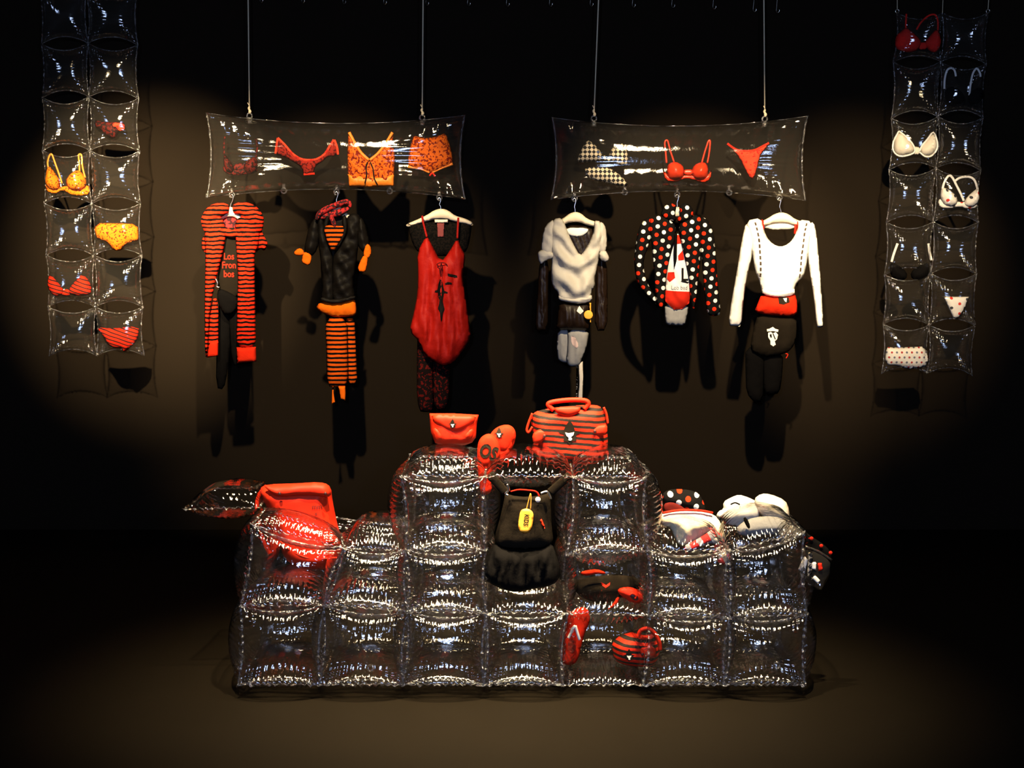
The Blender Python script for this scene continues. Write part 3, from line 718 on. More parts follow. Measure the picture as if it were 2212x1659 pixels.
th = thing('cardigan', 'pale grey cardigan with deep V neck and pushed up sleeves', 'cardigan', W(1243, 657, YC))
KC = cloth('pale_grey_knit', (0.46, 0.44, 0.40))
pc = puff(th, 'body', [(1196, 473), (1213, 470), (1222, 488), (1230, 510), (1240, 530), (1253, 553), (1264, 540), (1275, 520), (1284, 496), (1283, 476), (1298, 478), (1304, 500), (1296, 545), (1290, 580), (1284, 604), (1286, 618), (1277, 630), (1279, 650), (1258, 656), (1228, 653), (1206, 647), (1206, 632), (1195, 622), (1189, 600), (1192, 560), (1188, 520), (1190, 490)], YC - 0.04, 0.050, KC, R=0.06, folds=[(0.022, -0.75, 1.0, 0.135, 0.6, W(1247, 550, YC).x), (0.008, 0.9, 0.3, 0.09, 2.2)], wr=0.006, lam=0.12)
puff(th, 'sleeve', [(1198, 472), (1204, 500), (1198, 545), (1184, 556), (1169, 548), (1170, 515), (1178, 486)], YC - 0.035, 0.045, KC, folds=[(0.008, 0.8, 0.6, 0.06, 0)], wr=0.006)
puff(th, 'sleeve', [(1294, 477), (1306, 484), (1311, 505), (1311, 540), (1300, 550), (1290, 540), (1288, 505)], YC - 0.035, 0.045, KC, folds=[(0.008, 0.8, -0.6, 0.06, 1)], wr=0.006)
puff(th, 'cuff', [(1160, 546), (1172, 538), (1190, 542), (1199, 549), (1196, 558), (1182, 561), (1168, 573), (1162, 560)], YC - 0.05, 0.035, KC, wr=0.014, lam=0.045)
puff(th, 'cuff', [(1293, 544), (1308, 540), (1314, 551), (1317, 560), (1310, 567), (1296, 561)], YC - 0.05, 0.035, KC, wr=0.014, lam=0.045)
puff(th, 'waist_band', [(1207, 636), (1240, 644), (1278, 634), (1280, 650), (1258, 657), (1228, 654), (1205, 648)], YC - 0.055, 0.040, KC, folds=[(0.008, 0.1, 1, 0.03, 0)], wr=0.004)
th = thing('mini_skirt', 'brown satin mini skirt with orange tag under the grey cardigan', 'skirt', W(1237, 716, YC - 0.02))
ps = puff(th, 'body', [(1208, 650), (1240, 655), (1275, 652), (1277, 690), (1273, 715), (1235, 712), (1200, 713), (1203, 690)], YC - 0.02, 0.045, M_brown, folds=[VF(0.010, 0.055, 0.5)], wr=0.004)
decal(ps, 'painted_sheen', [(1251, 660), (1260, 671), (1253, 678), (1245, 671)], M_whemb, parent=th)  # satin sheen painted on as a pale diamond
disc(th, 'round_tag', W(1271, 680, YC - 0.075), 0.030, M_tag, 0.004, 20)
puff(th, 'tag_strip', [(1273, 654), (1277, 654), (1277, 697), (1274, 697)], YC - 0.06, 0.004, M_tag, smooth=0)
th = thing('leggings', 'folded pale grey leggings with soft print below the brown skirt', 'leggings', W(1237, 794, YC + 0.02))
pg = puff(th, 'leg', [(1205, 711), (1232, 712), (1232, 760), (1228, 786), (1212, 782), (1204, 775), (1202, 745)], YC + 0.03, 0.025, M_grey, folds=[VF(0.006, 0.04)])
pg = puff(th, 'leg', [(1226, 710), (1272, 712), (1270, 742), (1258, 776), (1250, 791), (1232, 794), (1222, 782), (1226, 750)], YC + 0.005, 0.030, M_grey, folds=[VF(0.008, 0.05)], wr=0.005)
decal(pg, 'soft_print', [(1233, 724), (1242, 727), (1250, 745), (1244, 752), (1234, 742)], cloth('pink_print', (0.6, 0.45, 0.42)), parent=th, smooth=1)
th = thing('ribbon', 'pale ribbon hanging from the folded grey leggings to the striped handbag', 'ribbon', W(1253, 866, YC + 0.02))
puff(th, 'band', [(1250, 786), (1259, 780), (1260, 815), (1258, 868), (1248, 868), (1251, 830)], YC + 0.01, 0.004, M_cream, smooth=0)
puff(th, 'thin_band', [(1245, 789), (1248, 789), (1247, 868), (1244, 868)], YC + 0.02, 0.003, M_grey, smooth=0)

# ================================================================ outfit 5
th = thing('blouse', 'black polka dot blouse with red and white dots', 'blouse', W(1462, 686, YC))
puff(th, 'front_panel', [(1404, 470), (1424, 463), (1440, 470), (1462, 488), (1458, 520), (1448, 552), (1440, 590), (1437, 640), (1432, 668), (1421, 664), (1414, 625), (1412, 580), (1408, 530), (1402, 495)], YC - 0.045, 0.032, M_polka, folds=[(0.008, 0.95, 0.3, 0.08, 0)], wr=0.004)
puff(th, 'front_panel', [(1464, 488), (1484, 468), (1500, 463), (1517, 470), (1518, 500), (1514, 560), (1508, 610), (1504, 655), (1497, 672), (1491, 640), (1488, 600), (1480, 562), (1472, 525)], YC - 0.045, 0.032, M_polka, folds=[(0.008, 0.95, -0.3, 0.08, 1)], wr=0.004)
puff(th, 'sleeve', [(1406, 468), (1410, 500), (1402, 530), (1390, 560), (1392, 590), (1402, 620), (1416, 640), (1420, 660), (1408, 650), (1392, 635), (1376, 612), (1369, 570), (1372, 530), (1380, 492), (1392, 474)], YC - 0.03, 0.035, M_polka, wr=0.006)
puff(th, 'sleeve', [(1512, 466), (1530, 475), (1541, 500), (1546, 540), (1549, 590), (1553, 640), (1558, 678), (1544, 684), (1528, 680), (1522, 640), (1518, 590), (1514, 540), (1510, 500)], YC - 0.035, 0.035, M_polka, folds=[VF(0.006, 0.06)])
puff(th, 'bow_collar', [(1426, 462), (1434, 446), (1448, 438), (1462, 444), (1458, 462), (1462, 478), (1448, 476), (1434, 472)], YC - 0.05, 0.035, M_polka, wr=0.008)
puff(th, 'bow_collar', [(1466, 446), (1482, 437), (1494, 446), (1499, 462), (1494, 474), (1478, 480), (1466, 482), (1462, 474), (1470, 462)], YC - 0.055, 0.035, M_polka, wr=0.008)
th = thing('print_tee', 'white and red T-shirt with gothic letter in the open polka dot blouse', 'T-shirt', W(1464, 672, YC))
pt = puff(th, 'body', [(1446, 520), (1452, 506), (1472, 504), (1478, 530), (1487, 566), (1493, 600), (1494, 632), (1488, 655), (1474, 668), (1456, 670), (1436, 652), (1437, 615), (1440, 580)], YC - 0.005, 0.045, M_white, folds=[(0.006, 0.8, 0.5, 0.07, 0)], wr=0.004)
decal(pt, 'red_hem', [(1437, 627), (1493, 630), (1488, 655), (1474, 667), (1456, 669), (1437, 651)], M_redprint, parent=th)
decal(pt, 'red_patch', [(1463, 552), (1474, 540), (1477, 561), (1464, 562)], M_redprint, parent=th)
decal(pt, 'red_patch', [(1442, 588), (1455, 587), (1457, 600), (1445, 609), (1440, 602)], M_redprint, parent=th)
decal(pt, 'red_neck', [(1453, 509), (1470, 507), (1472, 526), (1450, 527)], M_redprint, parent=th)
text(pt, 'gothic_letter', 'L', 1477, 594, 38, M_blkprint, parent=th, sx=0.9, bold=0.002)
decal(pt, 'swash', [(1468, 607), (1476, 605), (1488, 610), (1484, 612), (1474, 609)], M_blkprint, parent=th)
text(pt, 'lettering', 'Lob bad', 1466, 621, 12, solid('grey_print', (0.22, 0.21, 0.22), 0.7), parent=th, sx=0.9)
puff(th, 'drawstring', [(1457, 505), (1463, 505), (1462, 560), (1456, 582), (1455, 545)], YC - 0.06, 0.005, M_black, smooth=0)
th = thing('shorts', 'plain grey shorts under the red and white T-shirt', 'shorts', W(1462, 704, YC + 0.03))
puff(th, 'body', [(1436, 655), (1488, 655), (1485, 685), (1480, 703), (1460, 703), (1438, 702), (1436, 685)], YC + 0.02, 0.025, M_grey, folds=[VF(0.004, 0.06)])

# ================================================================ outfit 6
th = thing('long_sleeved_top', 'white long sleeved top with scoop neck and printed brace lines', 'top', W(1680, 708, YC))
pw_ = puff(th, 'body', [(1610, 477), (1645, 470), (1650, 498), (1661, 520), (1678, 532), (1694, 532), (1711, 520), (1722, 498), (1724, 474), (1756, 478), (1752, 510), (1746, 545), (1742, 575), (1736, 597), (1720, 612), (1716, 628), (1718, 638), (1682, 642), (1647, 637), (1644, 622), (1639, 602), (1631, 585), (1626, 550), (1620, 515)], YC - 0.03, 0.045, M_white, R=0.06, folds=[(0.004, 0.2, 1, 0.20, 0)], wr=0.006, lam=0.2)
puff(th, 'sleeve', [(1612, 477), (1626, 495), (1628, 540), (1613, 600), (1606, 650), (1602, 706), (1587, 705), (1573, 703), (1580, 650), (1592, 585), (1602, 520)], YC - 0.025, 0.035, M_white, wr=0.004, lam=0.15)
puff(th, 'sleeve', [(1752, 477), (1762, 488), (1768, 540), (1773, 600), (1780, 704), (1772, 708), (1764, 707), (1758, 640), (1748, 582), (1744, 540), (1744, 500)], YC - 0.025, 0.035, M_white, wr=0.004, lam=0.15)
puff(th, 'waist_roll', [(1646, 622), (1662, 627), (1690, 628), (1716, 620), (1718, 638), (1682, 643), (1647, 637)], YC - 0.05, 0.035, M_white, folds=[(0.007, 0.05, 1, 0.035, 0)])
for side, ln in ((0, [(1629, 478), (1634, 500), (1638, 525), (1640, 550), (1641, 575), (1641, 600)]), (1, [(1741, 480), (1736, 500), (1732, 525), (1729, 550), (1727, 575), (1725, 602)])):
    for (xa, ya), (xb, yb) in zip(ln[:-1], ln[1:]):
        for q in (0.1, 0.6):
            x_, y_ = xa + (xb - xa) * q, ya + (yb - ya) * q; x2, y2 = xa + (xb - xa) * (q + 0.3), ya + (yb - ya) * (q + 0.3)
            decal(pw_, 'brace_print', [(x_ - 1.8, y_), (x_ + 1.8, y_), (x2 + 1.8, y2), (x2 - 1.8, y2)], solid('olive_print', (0.07, 0.05, 0.035), 0.8, 0, 0.05), parent=th, off=0.003)
ptube(th, 'neck_trim', [(1646, 474), (1650, 500), (1662, 524), (1678, 534), (1694, 534), (1710, 524), (1722, 500), (1723, 478)], YC - 0.032, 0.003, M_redprint, seg=6)
puff(th, 'back_neck', [(1648, 478), (1722, 480), (1720, 496), (1652, 497)], YC + 0.02, 0.012, M_cream)
ptube(th, 'neck_strap', [(1648, 476), (1650, 495)], YC - 0.01, 0.005, M_redprint, smooth=1)
ptube(th, 'neck_strap', [(1720, 476), (1717, 505)], YC - 0.005, 0.008, M_redprint, smooth=1, flat=0.5)
th = thing('mini_skirt', 'short red skirt with dark badge under the white top', 'skirt', W(1680, 684, YC))
pk = puff(th, 'body', [(1645, 635), (1680, 640), (1717, 632), (1723, 655), (1722, 682), (1690, 683), (1655, 680), (1629, 674), (1637, 655)], YC - 0.02, 0.05, M_red, folds=[VF(0.005, 0.08)], wr=0.004)
decal(pk, 'badge', [(1680, 642), (1702, 642), (1703, 652), (1690, 657), (1680, 655)], M_dkemb, parent=th)
decal(pk, 'badge_mark', [(1690, 644), (1698, 643), (1696, 652), (1693, 650)], M_whemb, parent=th, off=0.005)
th = thing('tee', 'black T-shirt with a white crest print below the red skirt', 'T-shirt', W(1665, 778, YC))
pb = puff(th, 'body', [(1638, 676), (1680, 682), (1720, 684), (1722, 720), (1716, 746), (1700, 763), (1660, 772), (1640, 768), (1620, 755), (1626, 715)], YC + 0.02, 0.04, M_blackknit, folds=[VF(0.004, 0.08)])
decal(pb, 'crest_bow', [(1654, 710), (1660, 709), (1667, 705), (1672, 709), (1679, 711), (1678, 716), (1668, 714), (1655, 715)], M_whemb, parent=th)
decal(pb, 'crest_heart', [(1657, 718), (1663, 716), (1667, 719), (1673, 716), (1678, 722), (1676, 731), (1671, 736), (1673, 743), (1668, 747), (1662, 743), (1662, 735), (1657, 727)], M_whemb, parent=th)
decal(pb, 'crest_mark', [(1660, 722), (1664, 720), (1665, 728), (1662, 728)], M_blkprint, parent=th, off=0.005)
decal(pb, 'crest_mark', [(1666, 719), (1668, 719), (1673, 731), (1671, 732)], M_blkprint, parent=th, off=0.005)
th = thing('trousers', 'black trousers hanging lowest under the black crest T-shirt', 'trousers', W(1650, 870, YC + 0.05))
puff(th, 'leg', [(1610, 748), (1650, 752), (1652, 800), (1648, 868), (1630, 870), (1612, 850), (1610, 800)], YC + 0.06, 0.03, M_black)
puff(th, 'leg', [(1645, 752), (1692, 760), (1690, 810), (1684, 850), (1668, 852), (1650, 850), (1648, 800)], YC + 0.065, 0.03, M_black)
ptube(th, 'red_loop', [(1697, 764), (1702, 766), (1698, 774)], YC + 0.02, 0.004, M_redprint)

# ================================================================ lingerie
def bra(label, Y, cl, cr, mat, straps=(), band=None, bridge=None, T=0.05, rim=None, cat='bra', name='bra', strapmat=None, sr=0.006, group=None):
    xs = [a for a, _ in cl + cr]; ys = [b for _, b in cl + cr]
    th = thing(name, label, cat, W((min(xs) + max(xs)) / 2, max(ys), Y), group)
    if band: puff(th, 'band', band, Y + 0.012, 0.010, mat)
    for c in (cl, cr):
        puff(th, 'cup', c, Y, T, mat, R=T * 1.15)
        if rim: ptube(th, 'cup_edge', c + [c[0]], Y - 0.004, 0.006, rim, seg=6, smooth=3)
    if bridge: puff(th, 'bridge', bridge, Y + 0.004, 0.010, mat)
    for s in straps: ptube(th, 'strap', s, Y, sr, strapmat or mat, flat=0.5)
    return th
def brief(label, Y, outline, mat, T=0.025, cat='briefs', name='briefs', extra=(), **k):
    th = thing(name, label, cat, W(sum(a for a, _ in outline) / len(outline), max(b for _, b in outline), Y))
    puff(th, 'body', outline, Y, T, mat, **k)
    for nm, pts, m, r in extra: ptube(th, nm, pts, Y - 0.006, r, m, flat=0.6)
    return th
# left wall hanging
brief('dark red and black briefs high in the left wall hanging', YP, [(202, 259), (222, 262), (246, 264), (268, 262), (272, 280), (258, 284), (250, 298), (240, 300), (228, 292), (214, 278), (206, 276)], M_darkred)
brief('small bright red thong beside the dark red briefs', YP - 0.035, [(241, 264), (269, 266), (270, 282), (256, 284), (250, 274), (244, 276)], M_redspot, T=0.012, name='thong', cat='thong')
bra('orange leopard bra in the left wall hanging', YP, [(100, 366), (106, 358), (118, 372), (130, 392), (128, 408), (116, 412), (102, 406), (97, 392)], [(140, 392), (150, 376), (168, 366), (178, 374), (188, 392), (184, 406), (168, 414), (150, 410)], M_leop,
    straps=[[(104, 362), (103, 350), (107, 336), (112, 334), (118, 350), (126, 372), (134, 396)], [(172, 370), (171, 352), (170, 335), (176, 336), (178, 360), (184, 384)]], band=[(96, 396), (130, 404), (140, 402), (190, 396), (196, 420), (170, 424), (150, 420), (136, 410), (118, 420), (100, 414)], strapmat=M_orangesatin)
brief('bright orange leopard shorts in the left wall hanging', YP, [(204, 482), (250, 482), (298, 484), (300, 512), (298, 522), (282, 524), (268, 532), (262, 542), (244, 541), (234, 526), (222, 520), (205, 514)], M_leop, T=0.03, wr=0.004)
bra('red and black striped bra in the left wall hanging', YP, [(108, 592), (118, 602), (130, 616), (140, 630), (130, 640), (116, 640), (104, 625), (102, 606)], [(146, 630), (156, 614), (168, 602), (178, 591), (192, 606), (198, 622), (196, 638), (172, 640), (156, 638)], M_undstripe, bridge=[(134, 626), (150, 624), (156, 636), (140, 640), (130, 638)], T=0.04)
brief('red and black striped briefs at the foot of the left wall hanging', YP, [(206, 706), (240, 710), (300, 704), (300, 728), (292, 742), (282, 750), (268, 762), (262, 752), (244, 752), (232, 744), (224, 728)], M_undstripe, T=0.03)
# right wall hanging
bra('plain red bra at the top of the right wall hanging', YP, [(1934, 78), (1950, 64), (1958, 58), (1976, 72), (1992, 90), (1984, 108), (1966, 114), (1946, 110), (1934, 104)], [(1996, 92), (2008, 78), (2024, 60), (2033, 80), (2033, 100), (2024, 113), (2008, 112)], cloth('bright_red_jersey', (0.62, 0.02, 0.014)),
    straps=[[(1957, 62), (1957, 48), (1958, 30)], [(1980, 64), (1990, 48), (2006, 34), (2020, 32), (2026, 45), (2026, 66)]], bridge=[(1985, 92), (2002, 90), (2004, 106), (1984, 108)])
bra('black bra with grey white straps in the right wall hanging', YP, [(2040, 192), (2062, 186), (2084, 204), (2082, 222), (2058, 226), (2042, 216)], [(2090, 206), (2108, 190), (2124, 190), (2124, 214), (2108, 226), (2092, 222)], M_black, strapmat=M_white, sr=0.007,
    straps=[[(2040, 192), (2041, 170), (2046, 152), (2055, 147), (2062, 152), (2065, 165)], [(2094, 206), (2097, 180), (2102, 158), (2110, 148), (2117, 158), (2118, 166)]])
bra('plain white moulded bra in the right wall hanging', YP, [(1942, 283), (1958, 296), (1972, 312), (1976, 328), (1960, 336), (1942, 337), (1930, 326), (1930, 306)], [(1986, 328), (1992, 314), (2004, 300), (2016, 286), (2024, 304), (2024, 322), (2012, 337), (1998, 338)], M_cream, rim=M_white, bridge=[(1974, 316), (1988, 318), (1988, 334), (1972, 334)])
bra('white bra with scattered card suit print in the right wall hanging', YP, [(2034, 404), (2048, 408), (2066, 422), (2070, 438), (2058, 447), (2040, 444), (2031, 428)], [(2082, 438), (2090, 424), (2104, 412), (2112, 406), (2117, 424), (2112, 440), (2100, 449), (2088, 446)], M_whsuit, strapmat=M_white, sr=0.008,
    straps=[[(2036, 408), (2040, 394), (2048, 381), (2056, 382), (2066, 400), (2076, 420), (2082, 434)], [(2062, 392), (2074, 384), (2092, 382), (2104, 388), (2110, 402), (2112, 412)]], band=[(2026, 432), (2036, 428), (2070, 436), (2084, 436), (2116, 432), (2110, 450), (2090, 452), (2074, 446), (2050, 451), (2028, 448)])
bra('black bra with short white straps in the right wall hanging', YP + 0.01, [(1922, 566), (1940, 572), (1960, 588), (1958, 604), (1938, 606), (1922, 594)], [(1966, 588), (1984, 574), (2008, 566), (2008, 594), (1990, 606), (1970, 604)], M_black, strapmat=M_white, sr=0.009, straps=[[(1926, 566), (1931, 548), (1939, 526)], [(2012, 562), (2008, 545), (2006, 526)]])
brief('white thong with card suit print in the right wall hanging', YP, [(2038, 640), (2066, 641), (2094, 641), (2086, 662), (2074, 684), (2060, 690), (2052, 672)], M_whsuit, T=0.018, name='thong', cat='thong', smooth=0)
brief('white pin dotted shorts at the foot of the right wall hanging', YP, [(1914, 749), (1930, 751), (1960, 750), (2002, 748), (2007, 790), (1980, 796), (1958, 798), (1940, 790), (1911, 788)], M_whdot, T=0.03, name='shorts', cat='shorts')
# left long cushion
bra('dark red patterned bra, faint at the left end of the cushion', YC, [(484, 330), (496, 345), (506, 362), (502, 374), (490, 372), (482, 355)], [(524, 358), (536, 344), (552, 338), (558, 352), (552, 374), (534, 378)], M_darkred, straps=[[(484, 334), (484, 310), (486, 295)], [(552, 340), (556, 318), (552, 300)]], bridge=[(502, 356), (528, 350), (530, 366), (506, 370)], band=[(480, 356), (506, 364), (556, 358), (556, 374), (510, 380), (484, 374)])
brief('red lace briefs with raised sides inside the left cushion', YC, [(600, 296), (614, 310), (630, 330), (650, 343), (680, 345), (700, 334), (712, 316), (722, 301), (730, 330), (724, 338), (708, 338), (696, 350), (682, 358), (676, 376), (656, 380), (652, 362), (634, 350), (612, 338), (594, 334)], M_redlace, T=0.02, extra=[('waist_edge', [(600, 298), (616, 314), (632, 332), (652, 344), (680, 345), (700, 334), (712, 316), (721, 302)], M_redspot, 0.008), ('side_edge', [(722, 302), (728, 318), (730, 334)], M_redspot, 0.008), ('side_edge', [(600, 298), (597, 316), (595, 332)], M_redspot, 0.008), ('bow', [(656, 377), (668, 376), (680, 375)], M_redprint, 0.008)])
th = thing('camisole', 'short bright orange camisole with tied front inside the left cushion', 'camisole', W(802, 402, YC))
pcm = puff(th, 'body', [(752, 285), (757, 284), (768, 306), (782, 328), (798, 345), (814, 330), (832, 310), (846, 286), (851, 285), (850, 300), (846, 318), (854, 324), (854, 352), (852, 374), (850, 402), (800, 404), (754, 403), (751, 370), (750, 330), (751, 305)], YC, 0.030, M_leopfine, folds=[(0.008, 0.6, 0.8, 0.06, 0), (0.006, -0.7, 0.7, 0.05, 1)], wr=0.004, smooth=0)
puff(th, 'waist_band', [(751, 376), (800, 380), (852, 376), (851, 402), (800, 404), (754, 403)], YC - 0.012, 0.026, M_orangesatin, folds=[VF(0.004, 0.02)], smooth=0)
ptube(th, 'neck_edge', [(754, 286), (766, 308), (780, 330), (797, 346)], YC - 0.022, 0.010, M_orangesatin)
ptube(th, 'neck_edge', [(848, 286), (832, 312), (816, 332), (799, 346)], YC - 0.022, 0.010, M_orangesatin)
ptube(th, 'tie', [(794, 350), (790, 362), (792, 376), (788, 396)], YC - 0.045, 0.004, M_blkprint)
ptube(th, 'tie', [(800, 350), (806, 366), (808, 384), (816, 400)], YC - 0.045, 0.004, M_blkprint)
th = brief('orange leopard satin shorts inside the left cushion', YC, [(893, 292), (912, 298), (930, 298), (948, 293), (963, 287), (972, 310), (979, 340), (978, 356), (956, 364), (938, 374), (926, 374), (908, 366), (881, 362), (882, 335), (888, 310)], M_leopfine, T=0.035, name='shorts', cat='shorts', folds=[(0.004, 0.8, 0.6, 0.06, 0)],
      extra=[('hem', [(881, 360), (908, 364), (928, 372)], M_orangesatin, 0.009), ('hem', [(978, 354), (955, 362), (934, 372)], M_orangesatin, 0.009), ('bow', [(928, 380), (934, 374), (940, 381)], M_redprint, 0.006), ('front_seam', [(929, 298), (932, 320), (932, 345), (930, 368)], M_orange, 0.005)])
# right long cushion
bra('houndstooth bikini top inside the right cushion', YC, [(1268, 302), (1280, 308), (1294, 322), (1303, 338), (1298, 348), (1280, 350), (1250, 352), (1246, 342), (1256, 322)], [(1312, 338), (1320, 322), (1334, 310), (1344, 308), (1352, 318), (1358, 340), (1356, 356), (1344, 362), (1326, 354)], M_check, T=0.045, bridge=[(1298, 336), (1314, 336), (1326, 352), (1308, 350)], name='bikini_bra', cat='bikini top')
brief('houndstooth bikini bottom under the bikini top in the cushion', YC - 0.01, [(1264, 362), (1290, 360), (1316, 362), (1340, 378), (1358, 398), (1350, 404), (1324, 398), (1296, 392), (1272, 386), (1262, 374)], M_check, T=0.03, name='bikini_bottom', cat='bikini bottom')
bra('glossy bright red bra inside the right cushion', YC, [(1440, 362), (1446, 352), (1460, 349), (1474, 356), (1480, 370), (1474, 386), (1458, 390), (1442, 384)], [(1494, 368), (1500, 356), (1514, 350), (1526, 352), (1532, 368), (1526, 386), (1510, 390), (1496, 382)], cloth('glossy_red_satin', (0.66, 0.035, 0.008), rough=0.35, spec=0.35, bump=0.03), T=0.06,
    straps=[[(1440, 352), (1438, 330), (1436, 308), (1442, 304), (1448, 326), (1456, 350)], [(1516, 352), (1522, 330), (1530, 306), (1534, 306), (1532, 330), (1528, 352)]], bridge=[(1476, 366), (1498, 366), (1498, 378), (1476, 378)], band=[(1432, 366), (1446, 382), (1480, 378), (1496, 378), (1530, 380), (1537, 362), (1536, 388), (1520, 396), (1496, 388), (1478, 386), (1460, 394), (1436, 390)])
brief('small red spotted thong inside the right cushion', YC, [(1570, 309), (1584, 320), (1600, 325), (1628, 324), (1646, 316), (1662, 308), (1652, 324), (1642, 336), (1637, 360), (1630, 384), (1624, 388), (1616, 380), (1602, 352), (1592, 335)], M_redspot, T=0.02, name='thong', cat='thong', extra=[('waist_edge', [(1571, 310), (1586, 321), (1602, 326), (1628, 325), (1646, 317), (1661, 309)], M_redprint, 0.008)])

# ================================================================ goods on the shelf
def emblem(pf, th, cx, cy, s):
    decal(pf, 'pointed_emblem', [(cx + s * a, cy + s * b) for a, b in [(0, -1), (.3, -.55), (.42, -.1), (.95, .0), (.55, .2), (.5, .42), (.55, .7), (.2, .72), (0, 1), (-.2, .72), (-.5, .7), (-.42, .3), (-.5, .15), (-.95, .05), (-.5, -.08), (-.35, -.45)]], M_dkemb, parent=th, label='dark pointed emblem')
    decal(pf, 'emblem_heart', [(cx + s * a, cy + s * b) for a, b in [(-.36, .0), (-.12, .06), (.1, .04), (.36, -.02), (.3, .22), (.1, .38), (.2, .52), (.1, .66), (-.1, .62), (-.08, .42), (-.26, .26)]], M_whemb, off=0.006, parent=th, label='white heart shape')
# striped handbag
YB = 6.95
th = thing('handbag', 'red and black striped handbag with dark pointed emblem standing on the shelf', 'handbag', W(1230, 1006, YB))
pbag = puff(th, 'body', [(1152, 892), (1165, 886), (1200, 880), (1240, 876), (1286, 874), (1300, 880), (1310, 905), (1313, 940), (1313, 980), (1300, 1000), (1240, 1006), (1165, 1004), (1156, 980), (1150, 940), (1147, 905)], YB, 0.085, M_bagstripe, R=0.06, wr=0.006, back=1.0)
puff(th, 'top_yoke', [(1198, 879), (1253, 877), (1254, 888), (1244, 896), (1226, 902), (1208, 896), (1199, 889)], YB - 0.075, 0.014, M_redleather)
emblem(pbag, th, 1229, 928, 27)
for tab, (rx, ry) in (([(1149, 938), (1165, 926), (1180, 930), (1183, 944), (1172, 956), (1152, 960)], (1176, 942)), ([(1312, 916), (1296, 918), (1281, 924), (1276, 932), (1282, 941), (1298, 942), (1312, 938)], (1285, 932))):
    puff(th, 'side_tab', tab, YB - 0.08, 0.012, M_redleather); disc(th, 'rivet', W(rx, ry, YB - 0.092), 0.0085, M_rivet)
for dy in (-0.05, 0.05):
    ptube(th, 'handle', [(1196, 886), (1184, 874), (1196, 868), (1230, 864), (1262, 865), (1271, 872), (1262, 884)], YB + dy, 0.012, M_redleather, seg=10)
for sx in ([(1150, 893), (1143, 910), (1138, 928), (1142, 934), (1150, 922)], [(1304, 880), (1310, 895), (1313, 915)]):
    ptube(th, 'side_strap', sx, YB - 0.02, 0.006, M_redleather)
# clutch purse
YQ = 6.90
th = thing('clutch_purse', 'plain red clutch purse with rounded flap on top of the shelf', 'purse', W(980, 965, YQ))
pq = puff(th, 'body', [(928, 893), (980, 893), (1034, 896), (1030, 915), (1028, 945), (1020, 956), (1004, 962), (960, 964), (940, 957), (931, 935), (929, 912)], YQ, 0.045, M_redleather, R=0.05, wr=0.006, lam=0.06, smooth=0)
pqf = puff(th, 'flap', [(930, 894), (980, 894), (1031, 897), (1022, 916), (1006, 928), (992, 934), (978, 935), (962, 930), (950, 922), (938, 915)], YQ - 0.032, 0.022, M_redleather, R=0.03)
emblem(pqf, th, 978, 914, 11)
for pts in ([(936, 922), (950, 924), (962, 936), (958, 952), (944, 955), (936, 940)], [(998, 936), (1012, 924), (1024, 926), (1022, 944), (1010, 954), (1000, 950)]):
    puff(th, 'pleated_pocket', pts, YQ - 0.03, 0.024, M_redleather, wr=0.006, lam=0.04)
# red slippers
YS = 6.80
def slipper(label, out, up, Y, emb):
    th = thing('slipper', label, 'slipper', W(sum(a for a, _ in out) / len(out), max(b for _, b in out), Y), 'pair of red slippers on the shelf')
    puff(th, 'sole', out, Y, 0.018, M_redfoam, R=0.012, smooth=2)
    p_ = puff(th, 'upper', up, Y - 0.012, 0.016, M_redfoam, R=0.05)
    return th, p_
th, p1 = slipper('red slipper tilted to the right with white heart emblem', [(1056, 942), (1068, 926), (1084, 918), (1100, 917), (1112, 926), (1115, 942), (1110, 962), (1098, 985), (1084, 1000), (1066, 1004), (1052, 985), (1050, 962)], [(1060, 944), (1070, 929), (1085, 921), (1099, 920), (1110, 928), (1112, 943), (1106, 962), (1094, 980), (1074, 975), (1058, 962)], YS, None)
emblem(p1, th, 1078, 935, 12)
th, p2 = slipper('upright red slipper with dark gothic lettering wedged between the air cushions', [(1031, 962), (1037, 946), (1050, 937), (1062, 937), (1072, 946), (1080, 963), (1082, 985), (1074, 1004), (1062, 1020), (1060, 1040), (1064, 1060), (1050, 1071), (1037, 1066), (1035, 1040), (1031, 1005)], [(1032, 964), (1039, 948), (1051, 940), (1062, 940), (1071, 949), (1078, 965), (1080, 985), (1070, 1004), (1052, 1012), (1034, 1006)], YS - 0.05, None)
text(p2, 'gothic_lettering', 'OS', 1055, 977, 40, M_dkemb, parent=th, rot=-0.35, sx=0.75, bold=0.004)
# red messenger bag
YM = 6.98
th = thing('messenger_bag', 'large plain red messenger bag with folded flap, leaning at the left of the shelf', 'bag', W(655, 1232, YM))
pm = puff(th, 'body', [(560, 1056), (575, 1046), (640, 1044), (700, 1042), (715, 1052), (718, 1080), (728, 1130), (742, 1180), (735, 1200), (726, 1222), (690, 1232), (640, 1226), (612, 1205), (600, 1160), (585, 1110), (568, 1080)], YM, 0.09, M_redleather, R=0.07, wr=0.006, lam=0.2, back=1.0)
pf_ = puff(th, 'flap', [(566, 1046), (590, 1050), (640, 1044), (690, 1041), (708, 1046), (716, 1060), (714, 1072), (700, 1075), (660, 1070), (604, 1076), (588, 1068)], YM - 0.07, 0.035, M_redleather, R=0.03)
for x_, y_ in ((604, 1066), (703, 1066)): disc(th, 'rivet', W(x_, y_, YM - 0.108), 0.008, M_rivet)
ptube(th, 'front_edge', [(600, 1165), (630, 1190), (670, 1206), (728, 1205)], YM - 0.085, 0.005, M_redleather)
text(pm, 'small_lettering', 'mm', 690, 1087, 14, M_rivet, parent=th)
text(pm, 'small_lettering', 'x', 688, 1101, 12, M_rivet, parent=th)
